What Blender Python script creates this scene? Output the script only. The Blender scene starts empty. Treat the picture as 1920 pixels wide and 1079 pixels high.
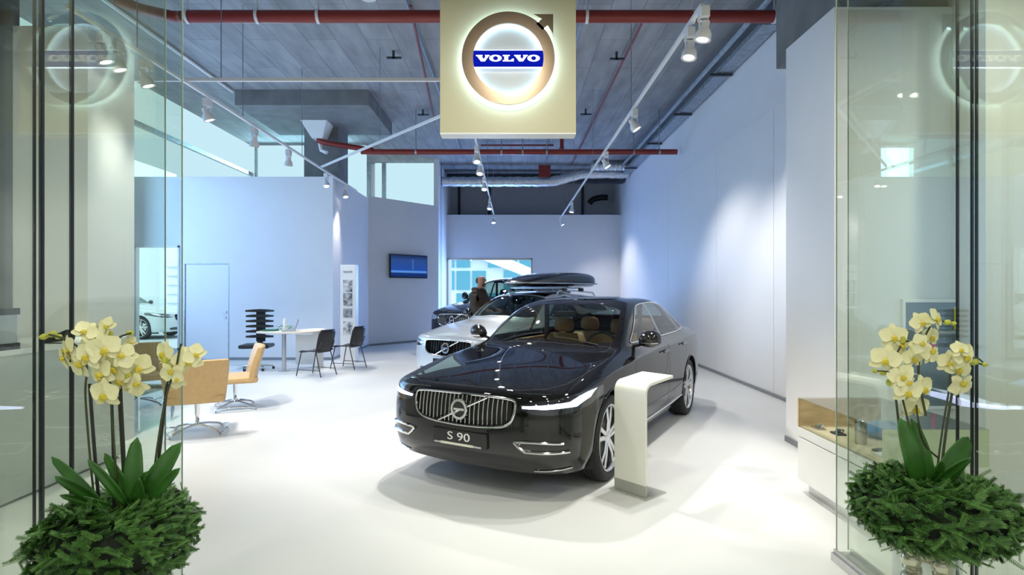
import bpy, bmesh, math, random
from mathutils import Vector, Matrix
from mathutils.bvhtree import BVHTree
random.seed(7)
PI = math.pi
SC = bpy.context.scene
COL = SC.collection
# ------------------------------------------------------------------ camera, world, exposure
F = 1055.0; CZ = 1.62; HY = 545.0
cam = bpy.data.objects.new('camera', bpy.data.cameras.new('camera')); COL.objects.link(cam)
cam.location = (0, 0, CZ); cam.rotation_euler = (PI/2, 0, 0)
cam.data.sensor_width = 36; cam.data.lens = 36*F/1920; cam.data.shift_y = (HY-539.5)/1920
cam.data.clip_start = .05
SC.camera = cam
SC.view_settings.view_transform = 'Standard'; SC.view_settings.look = 'None'
SC.view_settings.gamma = 1; SC.view_settings.use_curve_mapping = False
SC.view_settings.exposure = -0.1
world = bpy.data.worlds.new('world'); SC.world = world; world.use_nodes = True
bg = world.node_tree.nodes['Background']; bg.inputs[0].default_value = (.70, .87, 1, 1); bg.inputs[1].default_value = 3.2

def area(name, loc, rot, size, power, col, shape='RECTANGLE', spread=180):
    l = bpy.data.lights.new(name, 'AREA'); l.shape = shape; l.size = size[0]; l.size_y = size[1]
    l.energy = power; l.color = col; l.spread = math.radians(spread)
    o = bpy.data.objects.new(name, l); COL.objects.link(o); o.location = loc; o.rotation_euler = rot
    return o
def spot(name, loc, target, power, col, angle=60, blend=.5, radius=.05):
    l = bpy.data.lights.new(name, 'SPOT'); l.energy = power; l.color = col
    l.spot_size = math.radians(angle); l.spot_blend = blend; l.shadow_soft_size = radius
    o = bpy.data.objects.new(name, l); COL.objects.link(o); o.location = loc
    o.rotation_euler = (Vector(target)-Vector(loc)).to_track_quat('-Z', 'Y').to_euler()
    return o
# daylight through the side and rear glazing
area('daylight_side', (-8.6, 9.6, 2.9), (0, -PI/2, 0), (3.5, 6.0), 330, (.32, .58, 1))
area('daylight_rear', (-.45, 20.6, 1.75), (-PI/2, 0, 0), (2.6, 2.0), 260, (.2, .42, 1))
area('daylight_clerestory', (-6.1, 16.3, 5.1), (-PI/2, 0, 0), (3.0, 1.3), 85, (.45, .85, 1))
# ceiling lights of the mall passage and of the shop's front zone
for _x in (-3.4, 0.0, 3.4):
    for _y in (-5.5, -2.6, .2, 2.9):
        area('mall_downlight', (_x, _y, 4.15), (0, 0, 0), (.25, .25), 52, (1, .97, .84), 'DISK')

# ------------------------------------------------------------------ helpers
def W(px, py, Y): return Vector(((px-960)*Y/F, Y, CZ-(py-HY)*Y/F))
def clampc(c): return (c[0], c[1], c[2], 1)
MATS = {}
def mat(name, col=(.8,.8,.8), rough=.5, metal=0, noise=0, nscale=8, bump=0, coat=0, emit=None, estr=1, spec=.5, trans=0, stretch=None):
    if name in MATS: return MATS[name]
    m = bpy.data.materials.new(name); m.use_nodes = True; nt = m.node_tree; p = nt.nodes['Principled BSDF']
    p.inputs['Base Color'].default_value = clampc(col); p.inputs['Roughness'].default_value = rough
    p.inputs['Metallic'].default_value = metal; p.inputs['Specular IOR Level'].default_value = spec
    if coat: p.inputs['Coat IOR'].default_value = 1.5 if coat<1 else 1.62; p.inputs['Coat Weight'].default_value = coat; p.inputs['Coat Roughness'].default_value = .02
    if trans: p.inputs['Subsurface Weight'].default_value = trans; p.inputs['Subsurface Radius'].default_value = (.02,.02,.01)
    if emit: p.inputs['Emission Color'].default_value = clampc(emit); p.inputs['Emission Strength'].default_value = estr
    if noise or bump:
        tc = nt.nodes.new('ShaderNodeTexCoord'); mp = nt.nodes.new('ShaderNodeMapping')
        if stretch: mp.inputs['Scale'].default_value = stretch
        n = nt.nodes.new('ShaderNodeTexNoise'); n.inputs['Scale'].default_value = nscale; n.inputs['Detail'].default_value = 5
        nt.links.new(tc.outputs['Object'], mp.inputs[0]); nt.links.new(mp.outputs[0], n.inputs['Vector'])
        if noise:
            r = nt.nodes.new('ShaderNodeValToRGB')
            r.color_ramp.elements[0].position = .3; r.color_ramp.elements[1].position = .7
            r.color_ramp.elements[0].color = clampc([c*(1-noise) for c in col]); r.color_ramp.elements[1].color = clampc([min(1,c*(1+noise)) for c in col])
            nt.links.new(n.outputs['Fac'], r.inputs[0]); nt.links.new(r.outputs[0], p.inputs['Base Color'])
        if bump:
            b = nt.nodes.new('ShaderNodeBump'); b.inputs['Strength'].default_value = bump; b.inputs['Distance'].default_value = .02
            nt.links.new(n.outputs['Fac'], b.inputs['Height']); nt.links.new(b.outputs[0], p.inputs['Normal'])
    MATS[name] = m; return m
def emis(name, col, s):
    if name in MATS: return MATS[name]
    m = bpy.data.materials.new(name); m.use_nodes = True; nt = m.node_tree; nt.nodes.clear()
    o = nt.nodes.new('ShaderNodeOutputMaterial'); e = nt.nodes.new('ShaderNodeEmission')
    e.inputs[0].default_value = clampc(col); e.inputs[1].default_value = s
    nt.links.new(e.outputs[0], o.inputs[0]); MATS[name] = m; return m
def glass(name, tint, refl=1.0, rough=.0, ior=1.5, haze=0, hazecol=(.8,.8,.75)):
    m = bpy.data.materials.new(name); m.use_nodes = True; nt = m.node_tree; nt.nodes.clear()
    o = nt.nodes.new('ShaderNodeOutputMaterial'); t = nt.nodes.new('ShaderNodeBsdfTransparent'); g = nt.nodes.new('ShaderNodeBsdfGlossy')
    t.inputs[0].default_value = clampc(tint); g.inputs['Roughness'].default_value = rough
    f = nt.nodes.new('ShaderNodeFresnel'); 
    ge = nt.nodes.new('ShaderNodeNewGeometry'); mr = nt.nodes.new('ShaderNodeMapRange')   # front side ior, back side 1/ior
    mr.inputs[3].default_value = ior; mr.inputs[4].default_value = 1/ior
    nt.links.new(ge.outputs['Backfacing'], mr.inputs[0]); nt.links.new(mr.outputs[0], f.inputs[0])
    mx = nt.nodes.new('ShaderNodeMixShader'); nt.links.new(f.outputs[0], mx.inputs[0])
    if haze:
        d = nt.nodes.new('ShaderNodeBsdfDiffuse'); d.inputs[0].default_value = clampc(hazecol)
        m2 = nt.nodes.new('ShaderNodeMixShader'); m2.inputs[0].default_value = haze
        nt.links.new(t.outputs[0], m2.inputs[1]); nt.links.new(d.outputs[0], m2.inputs[2]); nt.links.new(m2.outputs[0], mx.inputs[1])
    else: nt.links.new(t.outputs[0], mx.inputs[1])
    nt.links.new(g.outputs[0], mx.inputs[2]); nt.links.new(mx.outputs[0], o.inputs[0])
    MATS[name] = m; return m
def tag(o, label=None, cat=None, group=None, kind=None):
    if label: o['label'] = label
    if cat: o['category'] = cat
    if group: o['group'] = group
    if kind: o['kind'] = kind
    return o
def thing(name, label, cat, loc=(0,0,0), rz=0, group=None, scale=None):
    o = bpy.data.objects.new(name, None); COL.objects.link(o); o.location = loc; o.rotation_euler = (0,0,rz)
    if scale: o.scale = scale
    o.empty_display_size = .1
    return tag(o, label, cat, group)
def dup(root, loc=None, rz=None, label=None, parent=None):
    r = root.copy(); COL.objects.link(r)
    if parent is not None: r.parent = parent
    if loc is not None: r.location = loc
    if rz is not None: r.rotation_euler = (0,0,rz)
    if label: r['label'] = label
    for ch in list(root.children): dup(ch, parent=r)
    return r
class MB:
    """collects geometry for one mesh"""
    def __init__(s): s.v=[]; s.f=[]; s.m=[]; s.mi=0
    def add(s, vs, fs, mi=None):
        b=len(s.v); s.v += [tuple(v) for v in vs]; s.f += [tuple(i+b for i in f) for f in fs]; s.m += [s.mi if mi is None else mi]*len(fs); return s
    def box(s, a, b, rz=0, c=None, mi=None):
        x0,y0,z0=a; x1,y1,z1=b
        vs=[(x0,y0,z0),(x1,y0,z0),(x1,y1,z0),(x0,y1,z0),(x0,y0,z1),(x1,y0,z1),(x1,y1,z1),(x0,y1,z1)]
        if rz:
            c=c or ((x0+x1)/2,(y0+y1)/2); C,S=math.cos(rz),math.sin(rz)
            vs=[(c[0]+(x-c[0])*C-(y-c[1])*S, c[1]+(x-c[0])*S+(y-c[1])*C, z) for x,y,z in vs]
        return s.add(vs,[(0,3,2,1),(4,5,6,7),(0,1,5,4),(1,2,6,5),(2,3,7,6),(3,0,4,7)],mi)
    def prism(s, poly, z0, z1, mi=None, M=None):
        n=len(poly); vs=[(x,y,z0) for x,y in poly]+[(x,y,z1) for x,y in poly]
        if M is not None: vs=[M@Vector(v) for v in vs]
        return s.add(vs,[tuple(range(n))[::-1],tuple(range(n,2*n))]+[(i,(i+1)%n,n+(i+1)%n,n+i) for i in range(n)],mi)
    def tube(s, pts, r, n=8, closed=False, mi=None, flat=1.0):
        pts=[Vector(p) for p in pts]; k=len(pts); rs=r if isinstance(r,(list,tuple)) else [r]*k
        up=None; vs=[]
        for i,p in enumerate(pts):
            if closed: d=pts[(i+1)%k]-pts[i-1]
            else: d=pts[min(i+1,k-1)]-pts[max(i-1,0)]
            if d.length<1e-9: d=Vector((0,0,1))
            d.normalize()
            if up is None:
                up=Vector((0,0,1)) if abs(d.z)<.9 else Vector((1,0,0))
            a=d.cross(up); a.normalize(); b=a.cross(d); up=b
            for j in range(n):
                t=2*PI*j/n; vs.append(p+a*math.cos(t)*rs[i]+b*math.sin(t)*rs[i]*flat)
        fs=[]
        for i in range(k if closed else k-1):
            for j in range(n):
                i2=(i+1)%k; fs.append((i*n+j,i*n+(j+1)%n,i2*n+(j+1)%n,i2*n+j))
        if not closed: fs+=[tuple(range(n)),tuple(range((k-1)*n,k*n))[::-1]]
        return s.add(vs,fs,mi)
    def lathe(s, prof, n=32, axis='z', c=(0,0,0), mi=None, closed=False):
        vs=[]; k=len(prof)
        for i in range(n):
            t=2*PI*i/n; C,S=math.cos(t),math.sin(t)
            for r,h in prof:
                v={'z':(r*C,r*S,h),'x':(h,r*C,r*S),'y':(r*C,h,r*S)}[axis]
                vs.append((v[0]+c[0],v[1]+c[1],v[2]+c[2]))
        fs=[]
        for i in range(n):
            for j in range(k if closed else k-1):
                fs.append((i*k+j,((i+1)%n)*k+j,((i+1)%n)*k+(j+1)%k,i*k+(j+1)%k))
        return s.add(vs,fs,mi)
    def grid(s, rows, mi=None, closed=False):
        n=len(rows[0]); vs=[p for r in rows for p in r]; fs=[]
        for i in range(len(rows)-1):
            for j in range(n if closed else n-1): fs.append((i*n+j,i*n+(j+1)%n,(i+1)*n+(j+1)%n,(i+1)*n+j))
        return s.add(vs,fs,mi)
    def ball(s, c, r, n=12, sc=(1,1,1), mi=None):
        rows=[]
        for i in range(n//2+1):
            a=PI*i/(n//2)
            rows.append([(c[0]+r*sc[0]*math.sin(a)*math.cos(2*PI*j/n), c[1]+r*sc[1]*math.sin(a)*math.sin(2*PI*j/n), c[2]+r*sc[2]*math.cos(a)) for j in range(n)])
        return s.grid(rows,mi,closed=True)
    def build(s, name, mats, parent=None, smooth=False, bevel=0, seg=2, angle=40, sub=0):
        me=bpy.data.meshes.new(name); me.from_pydata([tuple(v) for v in s.v],[],s.f)
        if not isinstance(mats,(list,tuple)): mats=[mats]
        for m in mats: me.materials.append(m)
        me.polygons.foreach_set('material_index', s.m)
        bm=bmesh.new(); bm.from_mesh(me); bmesh.ops.remove_doubles(bm,verts=bm.verts,dist=1e-6); bmesh.ops.recalc_face_normals(bm,faces=bm.faces)
        for f in bm.faces: f.smooth=bool(smooth)
        if smooth:
            ca=math.radians(angle)
            for e in bm.edges:
                if len(e.link_faces)==2 and e.calc_face_angle(0)>ca: e.smooth=False
        bm.to_mesh(me); bm.free()
        o=bpy.data.objects.new(name,me); COL.objects.link(o)
        if parent is not None: o.parent=parent
        if bevel:
            b=o.modifiers.new('bevel','BEVEL'); b.width=bevel; b.segments=seg; b.limit_method='ANGLE'; b.angle_limit=math.radians(35)
        if sub:
            b=o.modifiers.new('sub','SUBSURF'); b.levels=sub; b.render_levels=sub
        return o
def smoothpts(pts, n=6, closed=False):
    pts=[Vector(p) for p in pts]; k=len(pts); out=[]
    rng=range(k if closed else k-1)
    for i in rng:
        p0=pts[i-1] if (closed or i>0) else pts[0]; p1=pts[i]; p2=pts[(i+1)%k]
        p3=pts[(i+2)%k] if (closed or i+2<k) else pts[-1]
        for j in range(n):
            t=j/n; out.append(.5*((2*p1)+(-p0+p2)*t+(2*p0-5*p1+4*p2-p3)*t*t+(-p0+3*p1-3*p2+p3)*t**3))
    if not closed: out.append(pts[-1])
    return out
def rrect(x0,y0,x1,y1,r,n=4):
    out=[]
    for cx,cy,a in ((x1-r,y0+r,-PI/2),(x1-r,y1-r,0),(x0+r,y1-r,PI/2),(x0+r,y0+r,PI)):
        for i in range(n+1):
            t=a+PI/2*i/n; out.append((cx+r*math.cos(t),cy+r*math.sin(t)))
    return out
def struct(o, label=None, cat='structure'):
    o['kind']='structure'; o['category']=cat
    if label: o['label']=label
    return o
# text of slab-serif capitals as polygons (unit height), used on the signs
def slab_word(word, mb, M, depth=.01, mi=None):
    x=0
    def P(poly, holes=None):
        mb.prism(poly, 0, depth, mi, M@Matrix.Translation((x,0,0)))
    for ch in word:
        if ch=='V':
            P([(-.02,1),(-.02,.84),(.07,.84),(.42,0),(.78,0),(1.12,.84),(1.2,.84),(1.2,1),(.78,1),(.78,.84),(.86,.84),(.68,.34),(.48,.84),(.57,.84),(.57,1)])
            x+=1.16
        elif ch=='O':
            n=28; vs=[]
            for i in range(n):
                t=2*PI*i/n; c,s_=math.cos(t),math.sin(t)
                for z in (0,depth):
                    vs.append(M@Vector((x+.56+.56*c,.5+.53*s_,z))); vs.append(M@Vector((x+.56+.22*c,.5+.34*s_,z)))
            fs=[]
            for i in range(n):
                a=4*i; b=4*((i+1)%n)
                fs+=[(a+2,b+2,b+3,a+3),(a,a+1,b+1,b),(a,b,b+2,a+2),(a+1,a+3,b+3,b+1)]
            mb.add(vs,fs,mi); x+=1.2
        elif ch=='L':
            P([(0,0),(1.0,0),(1.0,.42),(.84,.42),(.72,.17),(.50,.17),(.50,.84),(.64,.84),(.64,1),(0,1),(0,.84),(.14,.84),(.14,.17),(0,.17)])
            x+=1.04
    return x
def text_mesh(s, size, M, name, m, parent, depth=.003, sx=1):
    cu=bpy.data.curves.new('txt','FONT'); cu.body=s; cu.size=size; cu.extrude=depth; cu.align_x='CENTER'; cu.align_y='CENTER'
    o=bpy.data.objects.new('txt',cu); COL.objects.link(o); bpy.context.view_layer.update()
    me=bpy.data.meshes.new_from_object(o.evaluated_get(bpy.context.evaluated_depsgraph_get()))
    bpy.data.objects.remove(o); me.transform(M@Matrix.Diagonal((sx,1,1,1))); me.materials.clear(); me.materials.append(m)
    r=bpy.data.objects.new(name,me); COL.objects.link(r); r.parent=parent; return r

# ------------------------------------------------------------------ materials
M_floor=mat('white_resin_floor',(.66,.67,.665),.38,noise=.02,nscale=1.5,spec=.35)
M_wall=mat('white_plaster',(.80,.80,.82),.65,noise=.012,nscale=3)
M_wall2=mat('white_panel',(.82,.82,.83),.5,noise=.01,nscale=2)
M_base=mat('grey_base',(.25,.26,.28),.5,noise=.05)
M_red=mat('red_pipe_paint',(.25,.028,.02),.35,noise=.08,nscale=5)
M_steel=mat('brushed_steel',(.6,.6,.6),.3,1,noise=.05,nscale=30)
M_galv=mat('galvanised',(.38,.42,.46),.4,.8,noise=.2,nscale=10)
M_foil=mat('foil',(.75,.75,.75),.32,.9,noise=.15,nscale=14,bump=1.0)
M_chrome=mat('chrome',(.82,.82,.82),.08,1,noise=.01)
M_white=mat('white_paint',(.85,.85,.84),.4,noise=.01)
M_track=mat('track_white',(.8,.8,.8),.4,noise=.01)
M_black=mat('black_plastic',(.012,.012,.013),.45,noise=.1)
M_tan=mat('tan_leather',(.56,.37,.17),.45,noise=.06,nscale=20,bump=.1)
M_dark=mat('dark_grey',(.05,.055,.06),.6,noise=.1)
def concrete():
    m=bpy.data.materials.new('board_marked_concrete'); m.use_nodes=True; nt=m.node_tree; p=nt.nodes['Principled BSDF']
    p.inputs['Roughness'].default_value=.85
    tc=nt.nodes.new('ShaderNodeTexCoord'); br=nt.nodes.new('ShaderNodeTexBrick'); mp=nt.nodes.new('ShaderNodeMapping')
    mp.inputs['Rotation'].default_value=(0,0,PI/2)
    nt.links.new(tc.outputs['Object'],mp.inputs[0]); nt.links.new(mp.outputs[0],br.inputs[0])
    br.inputs['Scale'].default_value=1; br.inputs['Brick Width'].default_value=2.4; br.inputs['Row Height'].default_value=.5
    br.inputs['Mortar Size'].default_value=.008; br.inputs['Color1'].default_value=(.32,.33,.345,1); br.inputs['Color2'].default_value=(.27,.28,.295,1); br.inputs['Mortar'].default_value=(.20,.20,.21,1)
    n=nt.nodes.new('ShaderNodeTexNoise'); n.inputs['Scale'].default_value=1.7; n.inputs['Detail'].default_value=8
    mp2=nt.nodes.new('ShaderNodeMapping'); mp2.inputs['Scale'].default_value=(3,.6,1); nt.links.new(tc.outputs['Object'],mp2.inputs[0]); nt.links.new(mp2.outputs[0],n.inputs['Vector'])
    mx=nt.nodes.new('ShaderNodeMix'); mx.data_type='RGBA'; mx.blend_type='OVERLAY'; mx.inputs[0].default_value=.5
    nt.links.new(br.outputs[0],mx.inputs[6]); nt.links.new(n.outputs['Fac'],mx.inputs[7]); nt.links.new(mx.outputs[2],p.inputs['Base Color'])
    b=nt.nodes.new('ShaderNodeBump'); b.inputs['Strength'].default_value=.4; nt.links.new(br.outputs['Fac'],b.inputs['Height']); b.invert=True
    nt.links.new(b.outputs[0],p.inputs['Normal']); return m
M_conc=concrete()
M_conc2=mat('smooth_concrete',(.20,.205,.21),.85,noise=.15,nscale=3,bump=.2)
M_glass=glass('clear_shop_glass',(.93,.962,.925))
M_clear=glass('clear_glass',(.96,.98,.97))
M_sky1=emis('frosted_daylight',(.62,.90,1),1.0)
M_spot=emis('spot_face',(1,.95,.86),14)

# ------------------------------------------------------------------ structure
HC=5.9
def slabobj(name,a,b,m,label=None,cat='structure',bevel=0):
    return struct(MB().box(a,b).build(name,m,bevel=bevel),label,cat)
slabobj('floor',(-9.2,-9,-.12),(8,21,0),M_floor,'white poured resin floor of the showroom','floor')
# ceiling over the room with a hole-free slab
slabobj('ceiling',(-9,4.95,HC),(4.6,23,HC+.3),M_conc,'board marked grey concrete ceiling slab','ceiling')
slabobj('ceiling_mall',(-8,-9,4.2),(8,4.95,4.4),M_conc2,'flat ceiling of the passage outside the shop','ceiling')
slabobj('wall_header',(-8,4.95,4.4),(8,5.05,6.2),M_conc2,'concrete header above the shop opening','wall')
slabobj('wall_mall_far',(-8,-9.2,0),(8,-9,4.4),M_wall,'wall at the far side of the passage','wall')
slabobj('wall_mall_side',(-8.2,-9,0),(-8,5,4.4),M_wall,'side wall of the passage','wall')
slabobj('wall_mall_end',(8,-9,0),(8.2,5,4.4),M_wall,'end wall of the passage','wall')
# right wall: upper plaster and lower panels standing proud of it
wr=slabobj('wall_right',(4.03,4.9,0),(4.3,23,HC),M_wall,'tall white side wall with proud lower panels','wall')
ys=[6.0,8.6,11.0,14.4,18.0,21.0]
for a,b in zip(ys[:-1],ys[1:]):
    MB().box((4.0,a+.006,.0),(4.03,b-.006,4.40)).build('panel',M_wall2,wr,bevel=.003)
# thin floor plate in front of right wall
slabobj('baseboard_right',(3.975,6.2,0),(4.0,20.8,.05),M_base)
# rear wall with window opening px 834-998, y 485-600
YB=20.8
wb=MB()
wx0,wx1,wz0,wz1=-2.40,.75,.55,2.80
wb.box((-2.6,YB,0),(wx0,YB+.2,4.42)).box((wx1,YB,0),(4.3,YB+.2,4.42)).box((wx0,YB,0),(wx1,YB+.2,wz0)).box((wx0,YB,wz1),(wx1,YB+.2,4.42))
struct(wb.build('wall_back',M_wall),'white rear wall below the duct recess','wall')
slabobj('wall_recess',(-2.6,22.4,4.3),(4.3,22.6,HC),mat('recess_paint',(.55,.56,.6),.7,noise=.04),'grey wall of the recess above the rear wall','wall')
rc=slabobj('ceiling_ledge',(-2.6,YB+.2,4.3),(4.3,22.4,4.42),M_conc2)
for x in (-2.15,-.95,2.75):
    MB().box((x,22.3,4.42),(x+.1,22.4,HC)).build('post',M_dark,rc)
w2=struct(MB().box((wx0+.02,YB+.08,wz0+.02),(wx1-.02,YB+.1,wz1-.02)).build('window_2',M_clear),'rear shop window looking out onto the glazed hall','window')
MB().box((wx0,YB-.02,wz0),(wx0+.05,YB+.12,wz1)).box((wx1-.05,YB-.02,wz0),(wx1,YB+.12,wz1)).box((wx0,YB-.02,wz1-.05),(wx1,YB+.12,wz1)).box((wx0,YB-.02,wz0),(wx1,YB+.12,wz0+.05)).build('frame',M_steel,w2)
# alcove side wall (column) from 18.35 to rear, full height
slabobj('wall_alcove',(-2.55,18.35,0),(-2.4,22.4,HC),M_wall,'narrow white return wall beside the rear window','wall')
# angled partition
def wallseg(name,p,q,z0,z1,t,m,label=None,cat='wall'):
    p=Vector(p); q=Vector(q); d=(q-p).normalized(); n=Vector((-d.y,d.x))*t
    return struct(MB().prism([tuple(p),tuple(q),tuple(q+n),tuple(p+n)],z0,z1).build(name,m),label,cat)
PZ=4.27
wallseg('wall_angled',(-4.17,16.35),(-2.4,18.35),0,PZ+.1,.12,M_wall,'angled white partition carrying the television')
slabobj('wall_side',(-4.30,13.1,0),(-4.17,16.36,PZ+.02),M_wall,'short white partition side behind the display pillar','wall')
fw=MB(); 
dX0,dX1,dZ=-7.62,-6.60,2.24
wX0,wX1,wZ0,wZ1=-8.78,-7.74,.24,2.66
fw.box((-4.30,13.1,0),(dX1,13.25,PZ)).box((dX0,13.1,dZ),(dX1,13.25,PZ)).box((dX0,13.1,0),(wX1,13.25,PZ)).box((wX0,13.1,wZ1),(wX1,13.25,PZ)).box((wX0,13.1,0),(wX1,13.25,wZ0)).box((-9,13.1,0),(wX0,13.25,PZ))
struct(fw.build('wall_left',M_wall),'white partition wall with a flush door behind the desk','wall')
dr=struct(MB().box((dX0+.01,13.115,.01),(dX1-.01,13.16,dZ-.01)).build('door_1',M_wall2,bevel=.004),'flush white door with small lever handle','door')
hd=MB().box((dX1-.16,13.09,1.10),(dX1-.05,13.115,1.13)).box((dX1-.10,13.105,1.08),(dX1-.06,13.118,1.15)).box((dX1-.10,13.10,.97),(dX1-.06,13.118,1.02)); hd.build('door_handle',M_steel,dr)
MB().box((dX0-.012,13.095,0),(dX0+.006,13.12,dZ+.01)).box((dX1-.006,13.095,0),(dX1+.012,13.12,dZ+.01)).box((dX0,13.095,dZ-.004),(dX1,13.12,dZ+.012)).build('frame',M_galv,dr)
w1=struct(MB().box((wX0,13.16,wZ0),(wX1,13.18,wZ1)).build('window_1',M_clear),'tall window beside the door with parked cars outside','window')
MB().box((wX0,13.08,wZ0),(wX0+.04,13.2,wZ1)).box((wX1-.04,13.08,wZ0),(wX1,13.2,wZ1)).box((wX0,13.08,wZ1-.04),(wX1,13.2,wZ1)).box((wX0,13.08,wZ0),(wX1,13.2,wZ0+.04)).build('frame',M_white,w1)
for a,b,c in (((-9,13.085),(dX0-.02,13.1),'baseboard_left'),((dX1+.02,13.085),(-4.17,13.1),'baseboard_front')):
    slabobj(c,(a[0],a[1],0),(b[0],b[1],.06),M_base)
slabobj('baseboard_side',(-4.17,13.1,0),(-4.155,16.35,.06),M_base)
wallseg('baseboard_angled',(-4.16,16.34),(-2.39,18.34),0,.06,.005,M_base)
# unseen walls added to block daylight leaks, then the outer side walls
slabobj('wall_leak_block',(-7.72,13.25,0),(-7.66,16.65,4.25),M_wall)
slabobj('wall_leak_block_back',(-7.72,16.6,0),(-4.2,16.66,4.2),M_wall)
slabobj('wall_outer',(-9.2,4.95,0),(-9,13.25,HC),M_wall,'outer side wall of the showroom','wall')
slabobj('wall_front_left',(-9,4.95,0),(-5.3,5.05,HC),M_wall)
# clerestory daylight windows above the partition
def clerestory(name,a,b,mull,label):
    o=struct(MB().box(a,b).build(name,M_sky1),label,'window')
    for m0,m1 in mull: MB().box(m0,m1).build('mullion',M_galv,o)
    return o
clerestory('window_3',(-7.75,13.0,4.25),(-7.70,16.6,HC),[((-7.70,13.0,4.98),(-7.62,16.6,5.08)),((-7.70,9.0,4.98),(-7.62,13.0,5.08))],'side clerestory glazing above the partition')
slabobj('window_5',(-7.75,5.2,4.3),(-7.70,13.0,HC),M_sky1,'long side clerestory glazing above the lounge','window')
clerestory('window_4',(-7.7,16.6,4.2),(-4.3,16.65,HC),[((-7.55,16.5,4.2),(-7.5,16.6,HC)),((-6.1,16.5,4.2),(-6.05,16.6,HC))],'rear clerestory glazing beside the concrete column')
clerestory('window_6',(-4.6,18.9,4.2),(-2.5,18.95,HC),[((-4.35,18.8,4.2),(-4.22,18.9,HC)),((-4.9,18.8,4.2),(-4.75,18.9,HC))],'bright clerestory glazing above the television wall')
slabobj('wall_cleresty_back',(-9,19.0,0),(-2.4,19.1,HC),M_wall)
slabobj('column_rear',(-5.02,13.6,4.27),(-4.2,14.4,HC),M_conc2,'dark concrete column above the partition','column')
slabobj('beam_drop',(-5.9,11.98,5.57),(-3.05,14.3,HC),M_conc2,'dropped concrete beam under the ceiling','beam')
# pillars at both sides of the opening
slabobj('wall_pillar_right',(2.95,5.15,0),(4.03,6.06,4.22),M_wall2,'white clad pillar at the right of the opening','wall',bevel=.004)
slabobj('column_right',(3.1,6.1,4.22),(3.6,6.6,HC),M_conc2,'bare concrete column top behind the white cladding','column')
slabobj('column_front',(3.0,5.2,4.22),(4.03,6.0,HC),M_conc2)
slabobj('wall_return_right',(3.62,4.30,0),(8,4.45,4.2),M_wall,'plain wall beside the shop front','wall')
slabobj('baseboard_return',(3.60,4.285,0),(8,4.30,.07),M_base)
slabobj('wall_pillar_left',(-4.90,5.52,0),(-4.16,6.2,4.22),M_wall2,'white clad pillar at the left of the opening','wall',bevel=.004)
slabobj('wall_return_left',(-8,5.5,0),(-4.9,5.6,4.9),M_conc2,'grey wall end beyond the left pillar','wall')
slabobj('baseboard_pillar',(2.935,5.15,0),(2.95,6.06,.06),M_base)
# outside, behind the windows
slabobj('ground_outside',(-40,21.2,-.12),(30,60,0),mat('paving_outside',(.6,.65,.7),.8,noise=.05),'pale paving outside the windows','ground')
slabobj('ground_court',(-40,5,-.12),(-9.2,21.2,0),MATS['paving_outside'],None,'ground')
M_cy=emis('glazed_hall_panes',(.16,.62,.95),1.0)
hall=struct(MB().box((-14,34,0),(14,34.5,9)).build('building_exterior',mat('pale_facade',(.75,.8,.85),.7,noise=.03)),'glazed hall seen through the rear window','building')
for i in range(9):
    for j in range(3):
        if (i*7+j*3)%4==0: continue
        MB().box((-4.3+i*.95,33.9,.3+j*1.35),(-4.3+i*.95+.82,34,.3+j*1.35+1.15)).build('window_pane',M_cy,hall)
MB().add([(-5,33.2,5.6),(-5,33.8,5.6),(3.5,33.8,1.9),(3.5,33.2,1.9),(-5,33.2,4.7),(-5,33.8,4.7),(3.5,33.8,1.4),(3.5,33.2,1.4)],[(0,1,2,3),(4,7,6,5),(0,3,7,4),(1,5,6,2),(0,4,5,1),(3,2,6,7)]).build('stair_flank',mat('white_flank',(.9,.92,.95),.5,noise=.01),hall)
hall2=struct(MB().box((-34,26,0),(-12,26.5,8)).build('building_court',MATS['pale_facade']),'pale building across the yard beyond the tall window','building')
for j in range(5): MB().box((-15.9,25.9,1.0+.42*j),(-14.9,25.98,1.04+.42*j)).build('rung',M_galv,hall2)

# ------------------------------------------------------------------ ceiling services
def pipe(name,pts,r,m,label,cat='pipe',n=12,clips=(),clipm=None):
    o=MB().tube(pts,r,n).build(name,m,smooth=True); tag(o,label,cat)
    for c in clips:
        MB().lathe([(r+.012,-.02),(r+.012,.02),(r+.001,.02),(r+.001,-.02)],16,'x',c,closed=True).box((c[0]-.01,c[1]-.01,c[2]+r),(c[0]+.01,c[1]+.01,HC)).build('pipe_clamp',clipm or M_galv,o,smooth=True)
    return o
Yp=7.9
z=W(0,31,Yp).z
pipe('sprinkler_pipe',[(W(345,0,Yp).x,Yp,z),(3.98,Yp,z)],.085,M_red,'thick red sprinkler pipe crossing above the hanging sign','pipe',16,[(W(x,0,Yp).x,Yp,z) for x in (352,483,597,1100,1300,1452)],M_track)
pipe('sprinkler_branch_pipe',[(-5.6,Yp+.1,z+.28),(-5.2,Yp,z+.1),(-4.75,Yp,z),(-4.64,Yp,z)],.075,M_red,'bent red pipe end joining the thick sprinkler pipe near the glass')
Yp2=13.3; z2=W(0,285,Yp2).z
pipe('sprinkler_pipe',smoothpts([(-4.6,13.3,z2+.28),(-4.3,Yp2,z2+.2),(-3.3,Yp2,z2+.04),(-3.0,Yp2,z2),(3.9,Yp2,z2)],3),.065,M_red,'thinner red sprinkler pipe behind the sign ending at the right wall','pipe',12,[(W(x,0,Yp2).x,Yp2,z2) for x in (780,940,980,1025,1188,1236)])
Mredd=mat('thin_red_pipe',(.22,.05,.045),.5,noise=.08)
pipe('thin_pipe',[(W(770,50,8.3).x,8.3,5.82),(W(815,250,14).x,14,5.82)],.02,Mredd,'thin red pipe on the ceiling left of the sign',n=6)
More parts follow.
